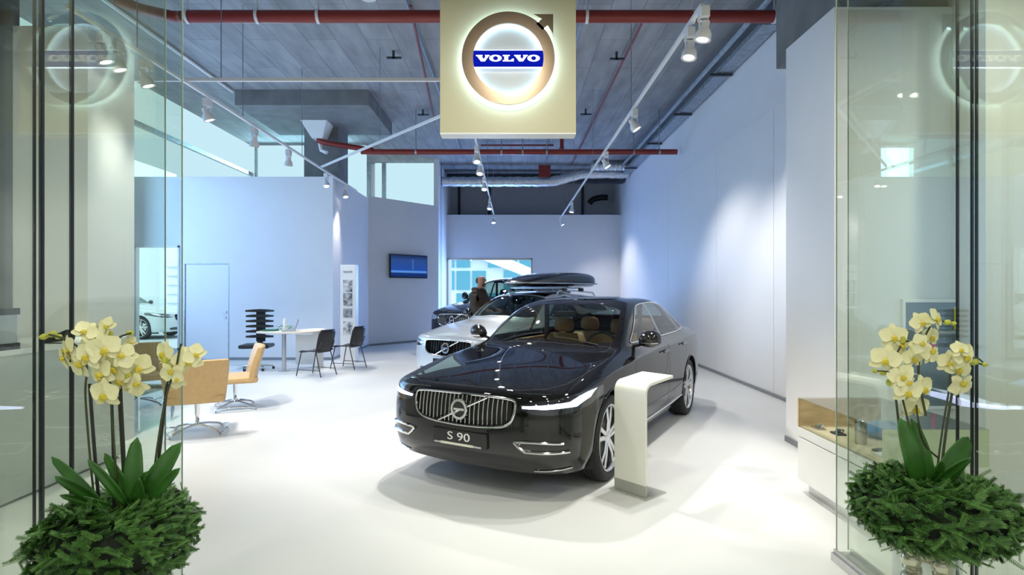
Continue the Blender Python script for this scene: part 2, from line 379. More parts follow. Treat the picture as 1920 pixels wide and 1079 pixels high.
pipe('thin_pipe',[(2.05,8.5,5.84),(2.0,19,5.84)],.022,Mredd,'thin red pipe on the ceiling right of the sign',n=6)
pipe('thin_pipe',[(-.9,16.2,5.8),(1.2,16.2,5.8)],.03,Mredd,'short red cross pipe on the ceiling below the sign',n=6)
pipe('conduit',[(-1.55,6,5.85),(-1.55,18,5.85)],.022,M_galv,'grey conduit running along the ceiling left of the sign',n=6)
pipe('conduit',[(-5.95,5.3,5.86),(-5.95,12,5.86)],.03,M_track,'white conduit on the ceiling above the lounge chairs',n=6)
pipe('conduit',[(1.1,8,5.85),(1.1,20,5.85)],.02,M_galv,'grey conduit on the ceiling right of the sign',n=6)
# cable tray along the right wall top
ct=MB().box((3.72,6.7,5.56),(3.98,21,5.58)).box((3.72,6.7,5.58),(3.735,21,5.64)).box((3.965,6.7,5.58),(3.98,21,5.64)).build('cable_tray',M_galv); tag(ct,'grey galvanised cable tray along the top of the tall side wall','cable tray')
for y in (8.2,10.2,12.5,15,18): MB().box((3.6,y,5.52),(4.0,y+.05,5.56)).build('bracket',M_dark,ct)
pipe('conduit',[(3.62,5.6,5.72),(3.62,20,5.72)],.05,M_galv,'thick grey conduit beside the cable tray',n=8)
# rear ducts
def duct(y,x0,x1,zz,r,label,bend=None):
    pts=[]; n=60
    for i in range(n+1):
        x=x0+(x1-x0)*i/n; zz2=zz
        if bend: 
            t=min(1,max(0,(x-bend[0])/(bend[1]-bend[0]))); zz2=zz+bend[2]*t*t*(3-2*t)
        pts.append((x,y,zz2))
    o=MB().tube(pts,[r*(1+.05*math.sin(i*2.1)+.03*math.sin(i*5.3)) for i in range(n+1)],16).build('air_duct',M_foil,smooth=True)
    return tag(o,label,'duct')
duct(19.2,-2.38,3.95,5.33,.17,'crinkled silver foil air duct spanning the rear of the ceiling',(1.2,2.6,.28))
duct(18.6,2.6,3.95,5.72,.14,'short silver foil duct stub above the long duct')
for yy,zz_,c in ((19.9,5.45,'lower'),(20.6,5.75,'upper')):
    o=MB().box((-2.38,yy,zz_),(3.98,yy+.3,zz_+.18)).build('ceiling_joist',M_dark); tag(o,'dark %s steel joist behind the foil duct'%c,'beam')
o=MB().tube(smoothpts([(3.3,21.8,4.95),(3.45,21.8,5.1),(3.75,21.8,5.17),(4.0,21.8,5.17)],5),.11,12).build('exhaust_hose',M_black,smooth=True); o.location=(-.3,0,.05)
tag(o,'black bent exhaust hose on the recess wall','hose')
o=MB().box((1.35,15.8,5.65),(1.45,15.9,5.9)).ball((1.4,15.85,5.62),.07).build('smoke_alarm',M_red,smooth=True); tag(o,'small red alarm on the ceiling right of the sign','alarm')
o=MB().box((.9,19.0,5.45),(1.3,19.02,5.85)).build('valve_box',M_red); tag(o,'red valve box above the foil duct','box')
# bent brackets left on the ceiling
for i,(px,py) in enumerate(((738,108),(793,215),(1156,110),(1098,214))):
    t=(545-py); Y=(HC-.12-CZ)*F/t; x=(px-960)*Y/F
    o=MB().box((x-.12,Y-.02,5.76),(x+.14,Y+.02,5.79)).box((x-.02,Y-.02,5.76),(x+.02,Y+.02,5.9)).build('ceiling_bracket',M_dark)
    tag(o,['dark steel bracket on the ceiling left of the sign top','dark steel bracket on the ceiling left of the sign bottom','dark steel bracket on the ceiling right of the sign top','dark steel bracket on the ceiling right of the sign bottom'][i],'bracket')
# white ventilation hood beside the column
pt=W(600,232,13.4)
o=MB().add([(pt.x-.36,13.0,5.62),(pt.x+.3,13.0,5.62),(pt.x+.3,13.55,5.62),(pt.x-.36,13.55,5.62),(pt.x-.13,13.2,5.2),(pt.x+.13,13.2,5.2),(pt.x+.13,13.5,5.2),(pt.x-.13,13.5,5.2)],[(0,1,2,3),(7,6,5,4),(0,4,5,1),(1,5,6,2),(2,6,7,3),(3,7,4,0)]).tube([(pt.x,13.35,5.2),(pt.x+.05,13.35,4.95),(pt.x+.2,13.3,4.88)],.05,8).build('vent_hood',M_white,smooth=False,bevel=.01)
tag(o,'white vent hood hanging beside the dark concrete column','vent')
# ------------------------------------------------------------------ track lights
TZ=4.2
XL,XM,XR=-4.03,-.62,1.72
def track(x0,y0,x1,y1,z,label,rods=()):
    t=thing('lighting_track',label,'track',((x0+x1)/2,(y0+y1)/2,z)); ox,oy=t.location.x,t.location.y
    d=Vector((x1-x0,y1-y0,0)); L=d.length; a=math.atan2(d.y,d.x)
    MB().box((-L/2,-.018,-.02),(L/2,.018,.02),).build('rail',M_track,t,bevel=.003).rotation_euler=(0,0,a)
    r=MB()
    for k in rods:
        x=x0+(x1-x0)*k-ox; y=y0+(y1-y0)*k-oy
        MB().tube([(x,y,.02),(x,y,HC-z)],.006,5).build('suspension_rod',M_galv,t)
    return t
track(XL,5.1,XL,14.6,TZ,'white lighting track above the lounge and desk',(.1,.35,.6,.9))
track(XM,5.6,XM,20.2,TZ,'white lighting track running behind the hanging sign',(.3,.6,.9))
track(XR,4.98+.1,XR,20.3,TZ,'white lighting track over the right side of the black car',(.2,.45,.7,.95))
track(-5.6,6.98,XM,6.98,TZ+.035,'white cross track left of the sign',(.4,))
track(XL,11.9,XM,7.9,TZ+.035,'slanting white cross track below the concrete beam',(.5,))
def spotlamp(x,y,px,py,aim,label,power,col=(1,.96,.9),first=[None],ang=70):
    if first[0] is None:
        t=thing('track_spotlight',label,'spotlight',group='white track spotlights')
        MB().box((-.03,-.05,-.10),(.03,.05,-.02)).build('adapter',M_track,t,bevel=.004)
        hd=thing('lamp_head',None,None); hd.parent=t; hd.location=(0,0,-.20)
        MB().lathe([(.0,.085),(.028,.085),(.03,.04),(.055,-.0),(.06,-.05),(.052,-.05),(.0,-.03)],20).build('housing',M_track,hd,smooth=True)
        MB().lathe([(.05,-.046),(.0,-.046)],20).build('lens',M_spot,hd)
        MB().box((-.035,-.006,-.19),(-.026,.006,-.08)).box((.026,-.006,-.19),(.035,.006,-.08)).box((-.035,-.006,-.10),(.035,.006,-.09)).build('yoke',M_track,t)
        first[0]=t
    else: t=dup(first[0],label=label)
    t.location=(x,y,TZ-.02); t.scale=(1.25,1.25,1.25)
    d=(Vector(aim)-Vector((x,y,TZ-.3))).normalized()
    for c in t.children:
        if c.name.startswith('lamp_head'): c.rotation_euler=d.to_track_quat('-Z','Y').to_euler()
    spot('spot_light',(x+d.x*.12,y+d.y*.12,TZ-.27+d.z*.12),aim,power,col,ang,.7,.06)
rows_=[('above the lounge',XL,[(130,5.55),(178,5.75),(215,6.2),(400,7.45),(471,8.8),(535,10.15),(607,12.2),(640,13.6)]),
      ('behind the sign',XM,[(890,6.5),(893,8.1),(897,9.9),(902,10.9),(901,12.6),(916,15.6),(925,18.8)]),
      ('above the right of the black car',XR,[(1308,5.45),(1340,5.05),(1195,7.9),(1148,10.3),(1073,16.2),(1052,19.4)])]
ordn=['first','second','third','fourth','fifth','sixth','seventh','eighth']
for nm,X,ls in rows_:
    for k,(px,y) in enumerate(ls):
        if X==XL: aim=(X+ (1.2 if k in (0,1,2,3) else -.6 if k<6 else .9), y+ (.8 if k<6 else -1), .2)
        elif X==XM: aim=((-.1,5.6,0) if k==0 else (.6,6.6,0) if k==1 else (-.4+(k%2)*-.5, y-1.2, .6))
        else: aim=(X+(2.1 if k in (2,3,5) else -.7), y+(-.4 if k!=1 else .2), .5 if k in (2,3,5) else 0)
        spotlamp(X,y,px,0,aim,'white track spotlight %s, %s from the shop front'%(nm,ordn[k]),(420 if X==XM and k<2 else 230),ang=(105 if X==XR and k in (2,3,5) else 75))
# ceiling downlight disc at top
o=MB().lathe([(0,.0),(.12,.0),(.13,.04),(.11,.06)],24,'z',(W(690,0,8.0).x,8.0,5.78)).build('ceiling_speaker',M_white,smooth=True); tag(o,'round white ceiling disc left of the sign','speaker')
# ------------------------------------------------------------------ hanging sign
SY=4.72
sx0,sx1=W(825,0,SY).x,W(1080,0,SY).x; sz0=W(0,249,SY).z
sg=thing('hanging_sign','square beige illuminated brand sign hanging over the shop entrance','sign',((sx0+sx1)/2,SY,sz0))
cx=(sx0+sx1)/2
M_beige=mat('beige_board',(.56,.53,.36),.4,noise=.01)
MB().box((sx0-cx,0,0),(sx1-cx,.14,4.18-sz0+.02)).build('board',M_beige,sg,bevel=.003)
MB().box((sx0-cx,-.002,-.012),(sx1-cx,.142,0)).build('lower_trim',M_white,sg)
lc=W(953,110,SY-.06); lx=lc.x-cx; lz=lc.z-sz0
k=(SY-.06)/F; R1=87*k; R2=66*k
M_ring=mat('bronze_ring',(.36,.27,.19),.22,1,noise=.03,nscale=3)
def annulus(mb,r1,r2,y0,y1,n=72,a0=0,a1=2*PI):
    mb.lathe([(r2,y0),(r1,y0),(r1,y1),(r2,y1)],n,'y',(lx,0,lz),closed=True)
b=MB(); annulus(b,R1,R2,-.075,-.055)
def sq(x,zv): return (lx+x*k, lz+zv*k)
arrow=[(46,68),(60,54),(82,84),(82,84)]
ar=[(52,64),(64,52),(73,62),(84,45),(84,82),(47,82),(63,73)]
for (y0,y1) in ((-.075,-.055),):
    n=len(ar); vs=[(sq(x,zz)[0],y0,sq(x,zz)[1]) for x,zz in ar]+[(sq(x,zz)[0],y1,sq(x,zz)[1]) for x,zz in ar]
    b.add(vs,[tuple(range(n)),tuple(range(n,2*n))[::-1]]+[(i,n+i,n+(i+1)%n,(i+1)%n) for i in range(n)])
b.build('ring_with_arrow',M_ring,sg,smooth=True,angle=30)
M_halo=emis('halo_led',(.55,.82,1),17)
b=MB(); annulus(b,R1-.015,R2+.015,-.053,-.050); b.build('halo_light',M_halo,sg)
b=MB().box((lx+60*k-.02,-.053,lz+60*k-.02),(lx+60*k+.05,-.05,lz+60*k+.05)); b.build('arrow_halo_light',M_halo,sg)
bw,bh=67*k,14.5*k
MB().lathe([(R2+.02,-.012),(0,-.012)],64,'y',(lx,0,lz)).build('inner_disc',mat('inner_disc_white',(.42,.44,.45),.4,noise=.01),sg)
MB().box((lx-bw,-.07,lz-bh),(lx+bw,-.045,lz+bh)).build('name_bar',emis('blue_lit_bar',(.004,.012,.46),1.0),sg)
b=MB(); hh=.052; Wd=5.72
Mx=Matrix.Translation((lx-60*k,-.071,lz-hh/2-.002))@Matrix.Rotation(PI/2,4,'X')@Matrix.Diagonal((120*k/Wd,hh,1,1))
slab_word('VOLVO',b,Mx,.006); b.build('lettering',emis('white_lit_letters',(1,1,1),1.3),sg)
MB().box((lx-bw,-.046,lz-bh-.012),(lx+bw,-.044,lz-bh+.002)).box((lx-bw,-.046,lz+bh-.002),(lx+bw,-.044,lz+bh+.012)).build('bar_halo_light',emis('bar_halo',(.8,.92,1),6),sg)
# ------------------------------------------------------------------ glass fronts
M_seal=mat('black_seal',(.004,.008,.008),.4,noise=.1)
M_edge=mat('glass_edge',(.72,.84,.76),.2,noise=.02)
def pane(X,y0,y1,label,seals=(),edge=True,grp=None):
    o=MB().box((X-.004,y0,.06),(X+.004,y1,4.18)).build('glass_screen',M_glass); tag(o,label,'glass screen',grp)
    if edge: MB().box((X-.004,y1,.06),(X+.004,y1+.002,4.18)).build('polished_edge',M_edge,o)
    for s,w in seals: MB().box((X-.0065,s-w/2,.06),(X+.0065,s+w/2,4.18)).build('seal',M_seal,o)
    return o
pane(1.95,.6,3.38,'clear glass panel at the right of the entrance behind the orchids',[(2.463,.004),(2.385,.004),(2.362,.004)])
pane(2.02,.6,3.38,'outer clear glass panel standing just beyond the right one')
pane(-1.8,.6,3.07,'clear glass panel at the left of the entrance behind the orchids',[(2.30,.010),(2.153,.012),(2.12,.001)])
pane(-1.88,.6,3.05,'outer clear glass panel standing just beyond the left one')
for X,y1,l in ((1.985,3.38,'right'),(-1.84,3.07,'left')):
    o=MB().box((X-.07,.5,0),(X+.07,y1,.05)).box((X-.055,.5,.05),(X-.045,y1,.07)).box((X+.045,.5,.05),(X+.055,y1,.07)).build('floor_channel',M_steel); tag(o,'steel floor channel under the %s glass panels'%l,'channel')

# ------------------------------------------------------------------ cars
# top grid per station: long, then (lat,z) of rows edge..centre
LO1,LO2=.945,3.885
T=[ # long, r0, r1, r2, r3, r4, r5(z)
 (.62,(.918,.825),(.80,.862),(.69,.878),(.54,.885),(.28,.897),.90),
 (.92,(.925,.855),(.825,.918),(.70,.922),(.54,.925),(.28,.944),.95),
 (1.22,(.932,.885),(.825,.95),(.71,.955),(.56,.962),(.28,.985),.992),
 (1.44,(.934,.90),(.815,.972),(.745,.98),(.62,.985),(.30,1.01),1.02),
 (1.64,(.935,.912),(.815,.992),(.765,1.015),(.715,1.05),(.33,1.13),1.15),
 (1.92,(.937,.925),(.815,1.012),(.765,1.10),(.675,1.215),(.335,1.28),1.295),
 (2.20,(.938,.935),(.82,1.022),(.745,1.17),(.62,1.345),(.315,1.392),1.40),
 (2.50,(.938,.94),(.825,1.03),(.725,1.21),(.595,1.397),(.305,1.43),1.438),
 (2.90,(.938,.94),(.825,1.035),(.72,1.215),(.585,1.402),(.30,1.437),1.445),
 (3.30,(.937,.943),(.825,1.04),(.72,1.205),(.575,1.378),(.30,1.415),1.422),
 (3.65,(.935,.95),(.822,1.045),(.725,1.17),(.565,1.31),(.30,1.35),1.36),
 (3.98,(.930,.955),(.81,1.05),(.725,1.12),(.575,1.20),(.30,1.24),1.25),
 (4.26,(.920,.958),(.795,1.05),(.70,1.075),(.59,1.10),(.31,1.135),1.145),
 (4.52,(.900,.958),(.77,1.04),(.68,1.058),(.55,1.07),(.3,1.085),1.09),
]
def _gh(s):
    l=s[0]; k=min(1,max(0,(l-1.5)/.4))*min(1,max(0,(4.3-l)/.5)); q=min(1,max(0,(l-2.8)/.5))*min(1,max(0,(4.2-l)/.5))
    r0,r1,r2,r3,r4,z=s[1:]
    return (l,r0,(r1[0]+.012*k,r1[1]),(r2[0]+.03*k,r2[1]+.01*k),(r3[0]+.048*k,r3[1]+.022*k+.028*q),(r4[0]+.02*k,r4[1]+.018*k+.028*q),z+.015*k+.028*q)
T=[_gh(s) for s in T]
def wagonize(T,top=1.0):
    out=[]
    for s in T:
        l=s[0]
        if l>3.0:
            h={3.30:0,3.65:-.01,3.98:-.03,4.26:-.06,4.52:-.12}[l]
            s=(l,s[1],s[2],(.735,1.20+h*.4),(.60,1.385+h),(.30,1.432+h),1.44+h)
        out.append(s)
    return out
def shell_mesh(T,levels=3,L=4.963):
    V={}; verts=[]; faces=[]
    def v(key,p):
        if key not in V: V[key]=len(verts); verts.append(p)
        return V[key]
    lat=[.905,.83,.715,.55,.28,0]; xf=[.335,.185,.105,.048,.012,0]
    n=len(T)
    top=[]   # top[j][r]
    zf=[.77,.785,.797,.803,.806,.807]; 
    top.append([v(('t',0,r),(lat[r],xf[r]+.055,zf[r])) for r in range(6)])
    for j,s in enumerate(T):
        row=[(s[r+1][0],s[0]-( .05*(5-r)/5 if False else 0),s[r+1][1]) for r in range(5)]+[(0,s[0],s[6])]
        # pull the windscreen base and roof header forward at the centre
        dl=[0,0,0,0,-.10,-.12] if 1.3<s[0]<2.3 else [0,0,0,0,.06,.08] if 3.5<s[0]<4.1 else [0]*6
        if s[0]<.7: dl=[0,-.02,-.04,-.06,-.08,-.08]
        top.append([v(('t',j+1,r),(row[r][0],row[r][1]+dl[r],row[r][2])) for r in range(6)])
    latr=[.86,.78,.67,.52,.28,0]; xr=[.27,.15,.09,.045,.01,0]
    zr=s[6]-.03; zrs=[.955,zr-.03,zr-.015,zr-.005,zr,zr]
    top.append([v(('t',n+1,r),(latr[r],L-xr[r]-.05,zrs[r])) for r in range(6)])
    for j in range(len(top)-1):
        for r in range(5): faces.append((top[j][r],top[j+1][r],top[j+1][r+1],top[j][r+1]))
    # wrap columns
    cols=[]
    for r in range(5,-1,-1):
        lv=[top[0][r]]
        for k,(dx,zz) in enumerate(((.012,.70),(.0,.56),(.0,.42),(.015,.30),(.085,.215))):
            sc=[1,1.0,1.0,1.0,.97][k]
            lv.append(v(('w','f',r,k),(lat[r]*sc*(1.0+(.012 if r==0 and k in(1,2) else 0)),xf[r]+dx,zz)))
        cols.append(lv)
    for j,s in enumerate(T):
        lv=[top[j+1][0]]; w=s[1][0]
        for k,(dw,zz) in enumerate(((.008,.77),(.006,.60),(-.004,.43),(-.016,.30),(-.07,.205))):
            z2=min(zz,s[1][1]-.06*(1 if k==0 else 1)) if k==0 else zz
            lv.append(v(('w',j,k),(w+dw,s[0]+.0,z2)))
        cols.append(lv)
    for r in range(6):
        lv=[top[-1][r]]
        for k,(dx,zz) in enumerate(((.015,.86),(.0,.68),(-.005,.50),(.015,.36),(.08,.25))):
            lv.append(v(('w','r',r,k),(latr[r],L-xr[r]-dx,zz)))
        cols.append(lv)
    for a,b in zip(cols[:-1],cols[1:]):
        for k in range(5): faces.append((a[k],a[k+1],b[k+1],b[k]))
    nv=len(verts); allv=verts+[(-x,y,z) for x,y,z in verts]
    fs=faces+[tuple(i+nv for i in f)[::-1] for f in faces]
    me=bpy.data.meshes.new('shell'); me.from_pydata(allv,[],fs)
    bm=bmesh.new(); bm.from_mesh(me); bmesh.ops.remove_doubles(bm,verts=bm.verts,dist=1e-4)
    bmesh.ops.recalc_face_normals(bm,faces=bm.faces)
    cl=bm.edges.layers.float.new('crease_edge')
    # creases: shoulder line and top front edge
    for e in bm.edges:
        a,b=e.verts[0].co,e.verts[1].co
        if all(abs(q.x)>.88 and .79<q.z<.96 for q in (a,b)): e[cl]=.55
        elif all(.55<abs(q.x)<.77 and q.z>1.03 and 1.6<q.y<3.7 for q in (a,b)) and abs(a.x-b.x)<.08 and abs(a.y-b.y)>.2 and a.z>1.04: e[cl]=.25
        elif all(q.y<.45 and .73<q.z<.81 for q in (a,b)): e[cl]=.35
    bm.to_mesh(me); bm.free()
    o=bpy.data.objects.new('tmp',me); COL.objects.link(o)
    md=o.modifiers.new('s','SUBSURF'); md.levels=levels; md.render_levels=levels
    bpy.context.view_layer.update()
    m2=bpy.data.meshes.new_from_object(o.evaluated_get(bpy.context.evaluated_depsgraph_get()))
    bpy.data.objects.remove(o)
    bm=bmesh.new(); bm.from_mesh(m2); 
    c=sum((f.normal.z for f in bm.faces if f.calc_center_median().z>1.2),0)
    if c<0: bmesh.ops.reverse_faces(bm,faces=bm.faces)
    bm.normal_update(); return bm
AX={'side':(1,2),'front':(0,2),'top':(0,1)}
def pip(p,poly):
    x,y=p; c=False; n=len(poly)
    for i in range(n):
        x1,y1=poly[i]; x2,y2=poly[i-1]
        if (y1>y)!=(y2>y) and x<(x2-x1)*(y-y1)/(y2-y1)+x1: c=not c
    return c
def cut(bm,lay,poly,view,filt,rid,only=None):
    a,b=AX[view]; dax=({0,1,2}-{a,b}).pop()
    e=1e-4
    for i in range(len(poly)):
        p=poly[i-1]; q=poly[i]
        lo=(min(p[0],q[0])-e,min(p[1],q[1])-e); hi=(max(p[0],q[0])+e,max(p[1],q[1])+e)
        fs=[]
        for f in bm.faces:
            xs=[v.co[a] for v in f.verts]; ys_=[v.co[b] for v in f.verts]
            if max(xs)<lo[0] or min(xs)>hi[0] or max(ys_)<lo[1] or min(ys_)>hi[1]: continue
            if filt(f.calc_center_median(),f.normal): fs.append(f)
        if not fs: continue
        no=Vector((0,0,0)); no[a]=q[1]-p[1]; no[b]=-(q[0]-p[0])
        if no.length<1e-9: continue
        co=Vector((0,0,0)); co[a]=p[0]; co[b]=p[1]
        g=set(fs)
        for f in fs: g.update(f.edges); g.update(f.verts)
        bmesh.ops.bisect_plane(bm,geom=list(g),dist=1e-5,plane_co=co,plane_no=no.normalized())
    bm.normal_update()
    for f in bm.faces:
        c=f.calc_center_median()
        if filt(c,f.normal) and pip((c[a],c[b]),poly) and (only is None or f[lay] in only): f[lay]=rid
def inset(poly,d):
    n=len(poly); out=[]; A=sum(poly[i-1][0]*poly[i][1]-poly[i][0]*poly[i-1][1] for i in range(n)); s=1 if A>0 else -1
    for i in range(n):
        p0=Vector(poly[i-1]); p1=Vector(poly[i]); p2=Vector(poly[(i+1)%n])
        d1=(p1-p0).normalized(); d2=(p2-p1).normalized(); n1=Vector((-d1.y,d1.x)); n2=Vector((-d2.y,d2.x)); m=(n1+n2)
        m=m/max(.4,m.length_squared)*2; out.append((p1.x+m.x*d*s,p1.y+m.y*d*s))
    return out
def ray(bvh,view,u,w,sgn=1):
    if view=='side': r=bvh.ray_cast(Vector((2*sgn,u,w)),Vector((-sgn,0,0)))
    elif view=='front': r=bvh.ray_cast(Vector((u,-2,w)),Vector((0,1,0)))
    else: r=bvh.ray_cast(Vector((u,w,3)),Vector((0,0,-1)))
    return (r[0],r[1]) if r[0] is not None else (None,None)
def on_surf(bvh,view,pts,off=.004,sgn=1,n=6,closed=False,smooth=True):
    P=[Vector((p[0],p[1],0)) for p in pts]
    if smooth: P=smoothpts(P,n,closed)
    else:
        Q=[]; k=len(P)
        for i in range(k if closed else k-1):
            for j in range(n): Q.append(P[i].lerp(P[(i+1)%k],j/n))
        if not closed: Q.append(P[-1])
        P=Q
    out=[]
    for p in P:
        c,nn=ray(bvh,view,p.x,p.y,sgn)
        if c is not None:
            if nn.length: 
                out.append(c+nn*off)
    return out
GRILLE=[(0,.757),(.30,.752),(.42,.745),(.462,.735),(.475,.71),(.472,.66),(.455,.605),(.425,.572),(.36,.548),(.2,.531),(0,.526)]
GRILLE=GRILLE+[(-x,z) for x,z in GRILLE[-2:0:-1]]
LAMP=[(.515,.712),(.525,.676),(.60,.652),(.74,.648),(.86,.662),(.915,.69),(.928,.735),(.928,.800),(.90,.800),(.86,.783),(.74,.755),(.60,.732)]
DRL1=[(.525,.703),(.53,.688),(.70,.688),(.82,.698),(.84,.735),(.70,.718)]
DRL2=[(.82,.698),(.875,.700),(.912,.745),(.915,.792),(.895,.782),(.84,.735)]
INTAKE=[(0,.352),(.42,.352),(.60,.345),(.66,.315),(.60,.272),(.3,.262),(0,.26)]
INTAKE=INTAKE+[(-x,z) for x,z in INTAKE[-2:0:-1]]
FOG=[(.50,.445),(.62,.455),(.80,.452),(.84,.42),(.82,.395),(.62,.388),(.545,.40)]
WS=[(0,1.405),(.3,1.425),(.52,1.485),(.685,1.60),(.680,1.70),(.648,1.90),(.605,2.085),(.55,2.11),(.3,2.075),(0,2.065)]
WS=WS+[(-x,z) for x,z in WS[-2:0:-1]]
RW=[(0,4.17),(.30,4.15),(.50,4.08),(.53,3.98),(.50,3.66),(.46,3.59),(.25,3.57),(0,3.565)]
RW=RW+[(-x,z) for x,z in RW[-2:0:-1]]
HOOD=[(0,.09),(.28,.10),(.50,.14),(.66,.235),(.745,.40),(.785,.70),(.80,1.0),(.79,1.30),(.765,1.50),(.66,1.52),(.52,1.45),(.3,1.385),(0,1.365)]
HOOD=HOOD+[(-x,z) for x,z in HOOD[-2:0:-1]]
SWF=[(1.83,1.05),(1.95,1.125),(2.10,1.21),(2.28,1.305),(2.42,1.352),(2.58,1.370),(2.72,1.376),(2.74,1.052)]
SWR=[(2.81,1.053),(2.795,1.378),(3.0,1.382),(3.22,1.375),(3.42,1.348),(3.54,1.315),(3.62,1.070),(3.60,1.060)]
SWQ=[(3.665,1.075),(3.595,1.298),(3.74,1.235),(3.88,1.145),(3.93,1.092),(3.92,1.080)]
FD=[(1.56,.31),(1.53,.55),(1.55,.80),(1.60,1.00),(2.765,1.035),(2.765,.31)]
RD=[(2.775,.31),(2.775,1.036),(3.70,1.048),(3.66,.90),(3.60,.76),(3.50,.55),(3.46,.31)]
WAG={'SWR':[(2.81,1.053),(2.795,1.357),(3.0,1.357),(3.30,1.352),(3.62,1.33),(3.72,1.07),(3.70,1.062)],'SWQ':[(3.78,1.075),(3.68,1.325),(4.0,1.30),(4.2,1.255),(4.32,1.12),(4.30,1.09)]}
M_tyre=mat('tyre_rubber',(.018,.018,.019),.7,noise=.1,nscale=40)
M_rim=mat('alloy_silver',(.62,.63,.64),.22,1,noise=.02)
M_seam=mat('shut_line',(.003,.003,.003),.9,noise=.05)
M_cglass=glass('car_glass',(.50,.58,.54),ior=1.45)
M_pgl=mat('gloss_black_trim',(.008,.008,.009),.12,coat=.5,noise=.03)
M_drl=emis('running_light',(.62,.68,1),9)
M_lens=mat('dark_lamp_glass',(.05,.055,.07),.04,.6,coat=1,noise=.1,nscale=30)
M_lens2=mat('lamp_reflector',(.7,.75,.82),.12,.9,noise=.2,nscale=40)
M_floor_int=mat('car_interior_dark',(.02,.02,.02),.7,noise=.1)
M_cream=mat('amber_leather',(.55,.28,.10),.5,noise=.06,nscale=20)
def part_from(bm,lay,rid,name,mats,parent,mi=None,seamid=None):
    ids={rid}|({seamid} if seamid else set())
    idx={}; vs=[]; nr=[]; fs=[]; ms=[]
    for f in bm.faces:
        if f[lay] in ids:
            t=[]
            for v in f.verts:
                if v.index not in idx: idx[v.index]=len(vs); vs.append(v.co.copy()); nr.append(v.normal.copy())
                t.append(idx[v.index])
            fs.append(t); ms.append(1 if f[lay]==seamid else 0)
    if not fs: return None
    me=bpy.data.meshes.new(name); me.from_pydata(vs,[],fs)
    for m in (mats if isinstance(mats,(list,tuple)) else [mats]): me.materials.append(m)
    me.polygons.foreach_set('material_index',ms); me.polygons.foreach_set('use_smooth',[True]*len(fs))
    me.normals_split_custom_set_from_vertices([tuple(n) for n in nr])
    o=bpy.data.objects.new(name,me); COL.objects.link(o); o.parent=parent; return o
def make_wheel(parent,lat,lon,sgn,master=[None]):
    if master[0] is None:
        w=bpy.data.objects.new('wheel',None); COL.objects.link(w)
        tp=[(.262,.10),(.30,.118),(.325,.115),(.338,.10),(.345,.06),(.345,.045),(.338,.043),(.338,.035),(.345,.033),(.345,.004),(.338,.002)]
        prof=tp+[(r,-x) for r,x in tp[::-1]]
        MB().lathe(prof,56,'x',closed=False).build('tyre',M_tyre,w,smooth=True,angle=50)
        b=MB().lathe([(.262,.104),(.268,.108),(.262,.112),(.250,.104),(.243,.08),(.238,-.10),(.250,-.108),(.262,-.104)],56,'x')
        b.build('rim',M_rim,w,smooth=True,angle=50)
        b=MB()
        for i in range(5):
            for s in (-1,1):
                a=2*PI*i/5+PI/2
                a0=a+s*.13; a1=a+s*.20
                # spoke from hub to rim, tapering, with a facing angled surface
                vs=[]
                for (r,wd,x) in ((.045,.020,.088),(.14,.019,.100),(.246,.020,.100)):
                    aa=a0+(a1-a0)*(r/.246)+ (s*.25 if r<.06 else 0)
                    c=Vector((0,math.cos(aa)*r,math.sin(aa)*r)); t=Vector((0,-math.sin(aa),math.cos(aa)))
                    vs+=[c+t*wd+Vector((x-.006,0,0)),c+t*wd*.5+Vector((x,0,0)),c-t*wd*.5+Vector((x,0,0)),c-t*wd+Vector((x-.006,0,0)),c-t*wd+Vector((x-.045,0,0)),c+t*wd+Vector((x-.045,0,0))]
                fs=[]
                for q in range(2):
                    for j in range(6): fs.append((q*6+j,q*6+(j+1)%6,(q+1)*6+(j+1)%6,(q+1)*6+j))
                b.add(vs,fs+[(0,1,2,3,4,5),(17,16,15,14,13,12)])
        b.lathe([(0,.092),(.03,.094),(.052,.088),(.058,.06),(.058,.03)],24,'x')
        b.build('spokes',M_rim,w,smooth=True,angle=25)
        MB().lathe([(0,.03),(.165,.03),(.17,.028),(.17,.012),(0,.012)],40,'x').build('brake_disc',M_steel,w,smooth=True)
        MB().lathe([(0,.0),(.235,.0)],40,'x').build('wheel_back',M_black,w)
        master[0]=w
        w.parent=parent
    else: w=dup(master[0],parent=parent)
    w.parent=parent; w.location=(lat*sgn,lon,.345/1.0); w.rotation_euler=(0,0,0 if sgn>0 else PI); return w
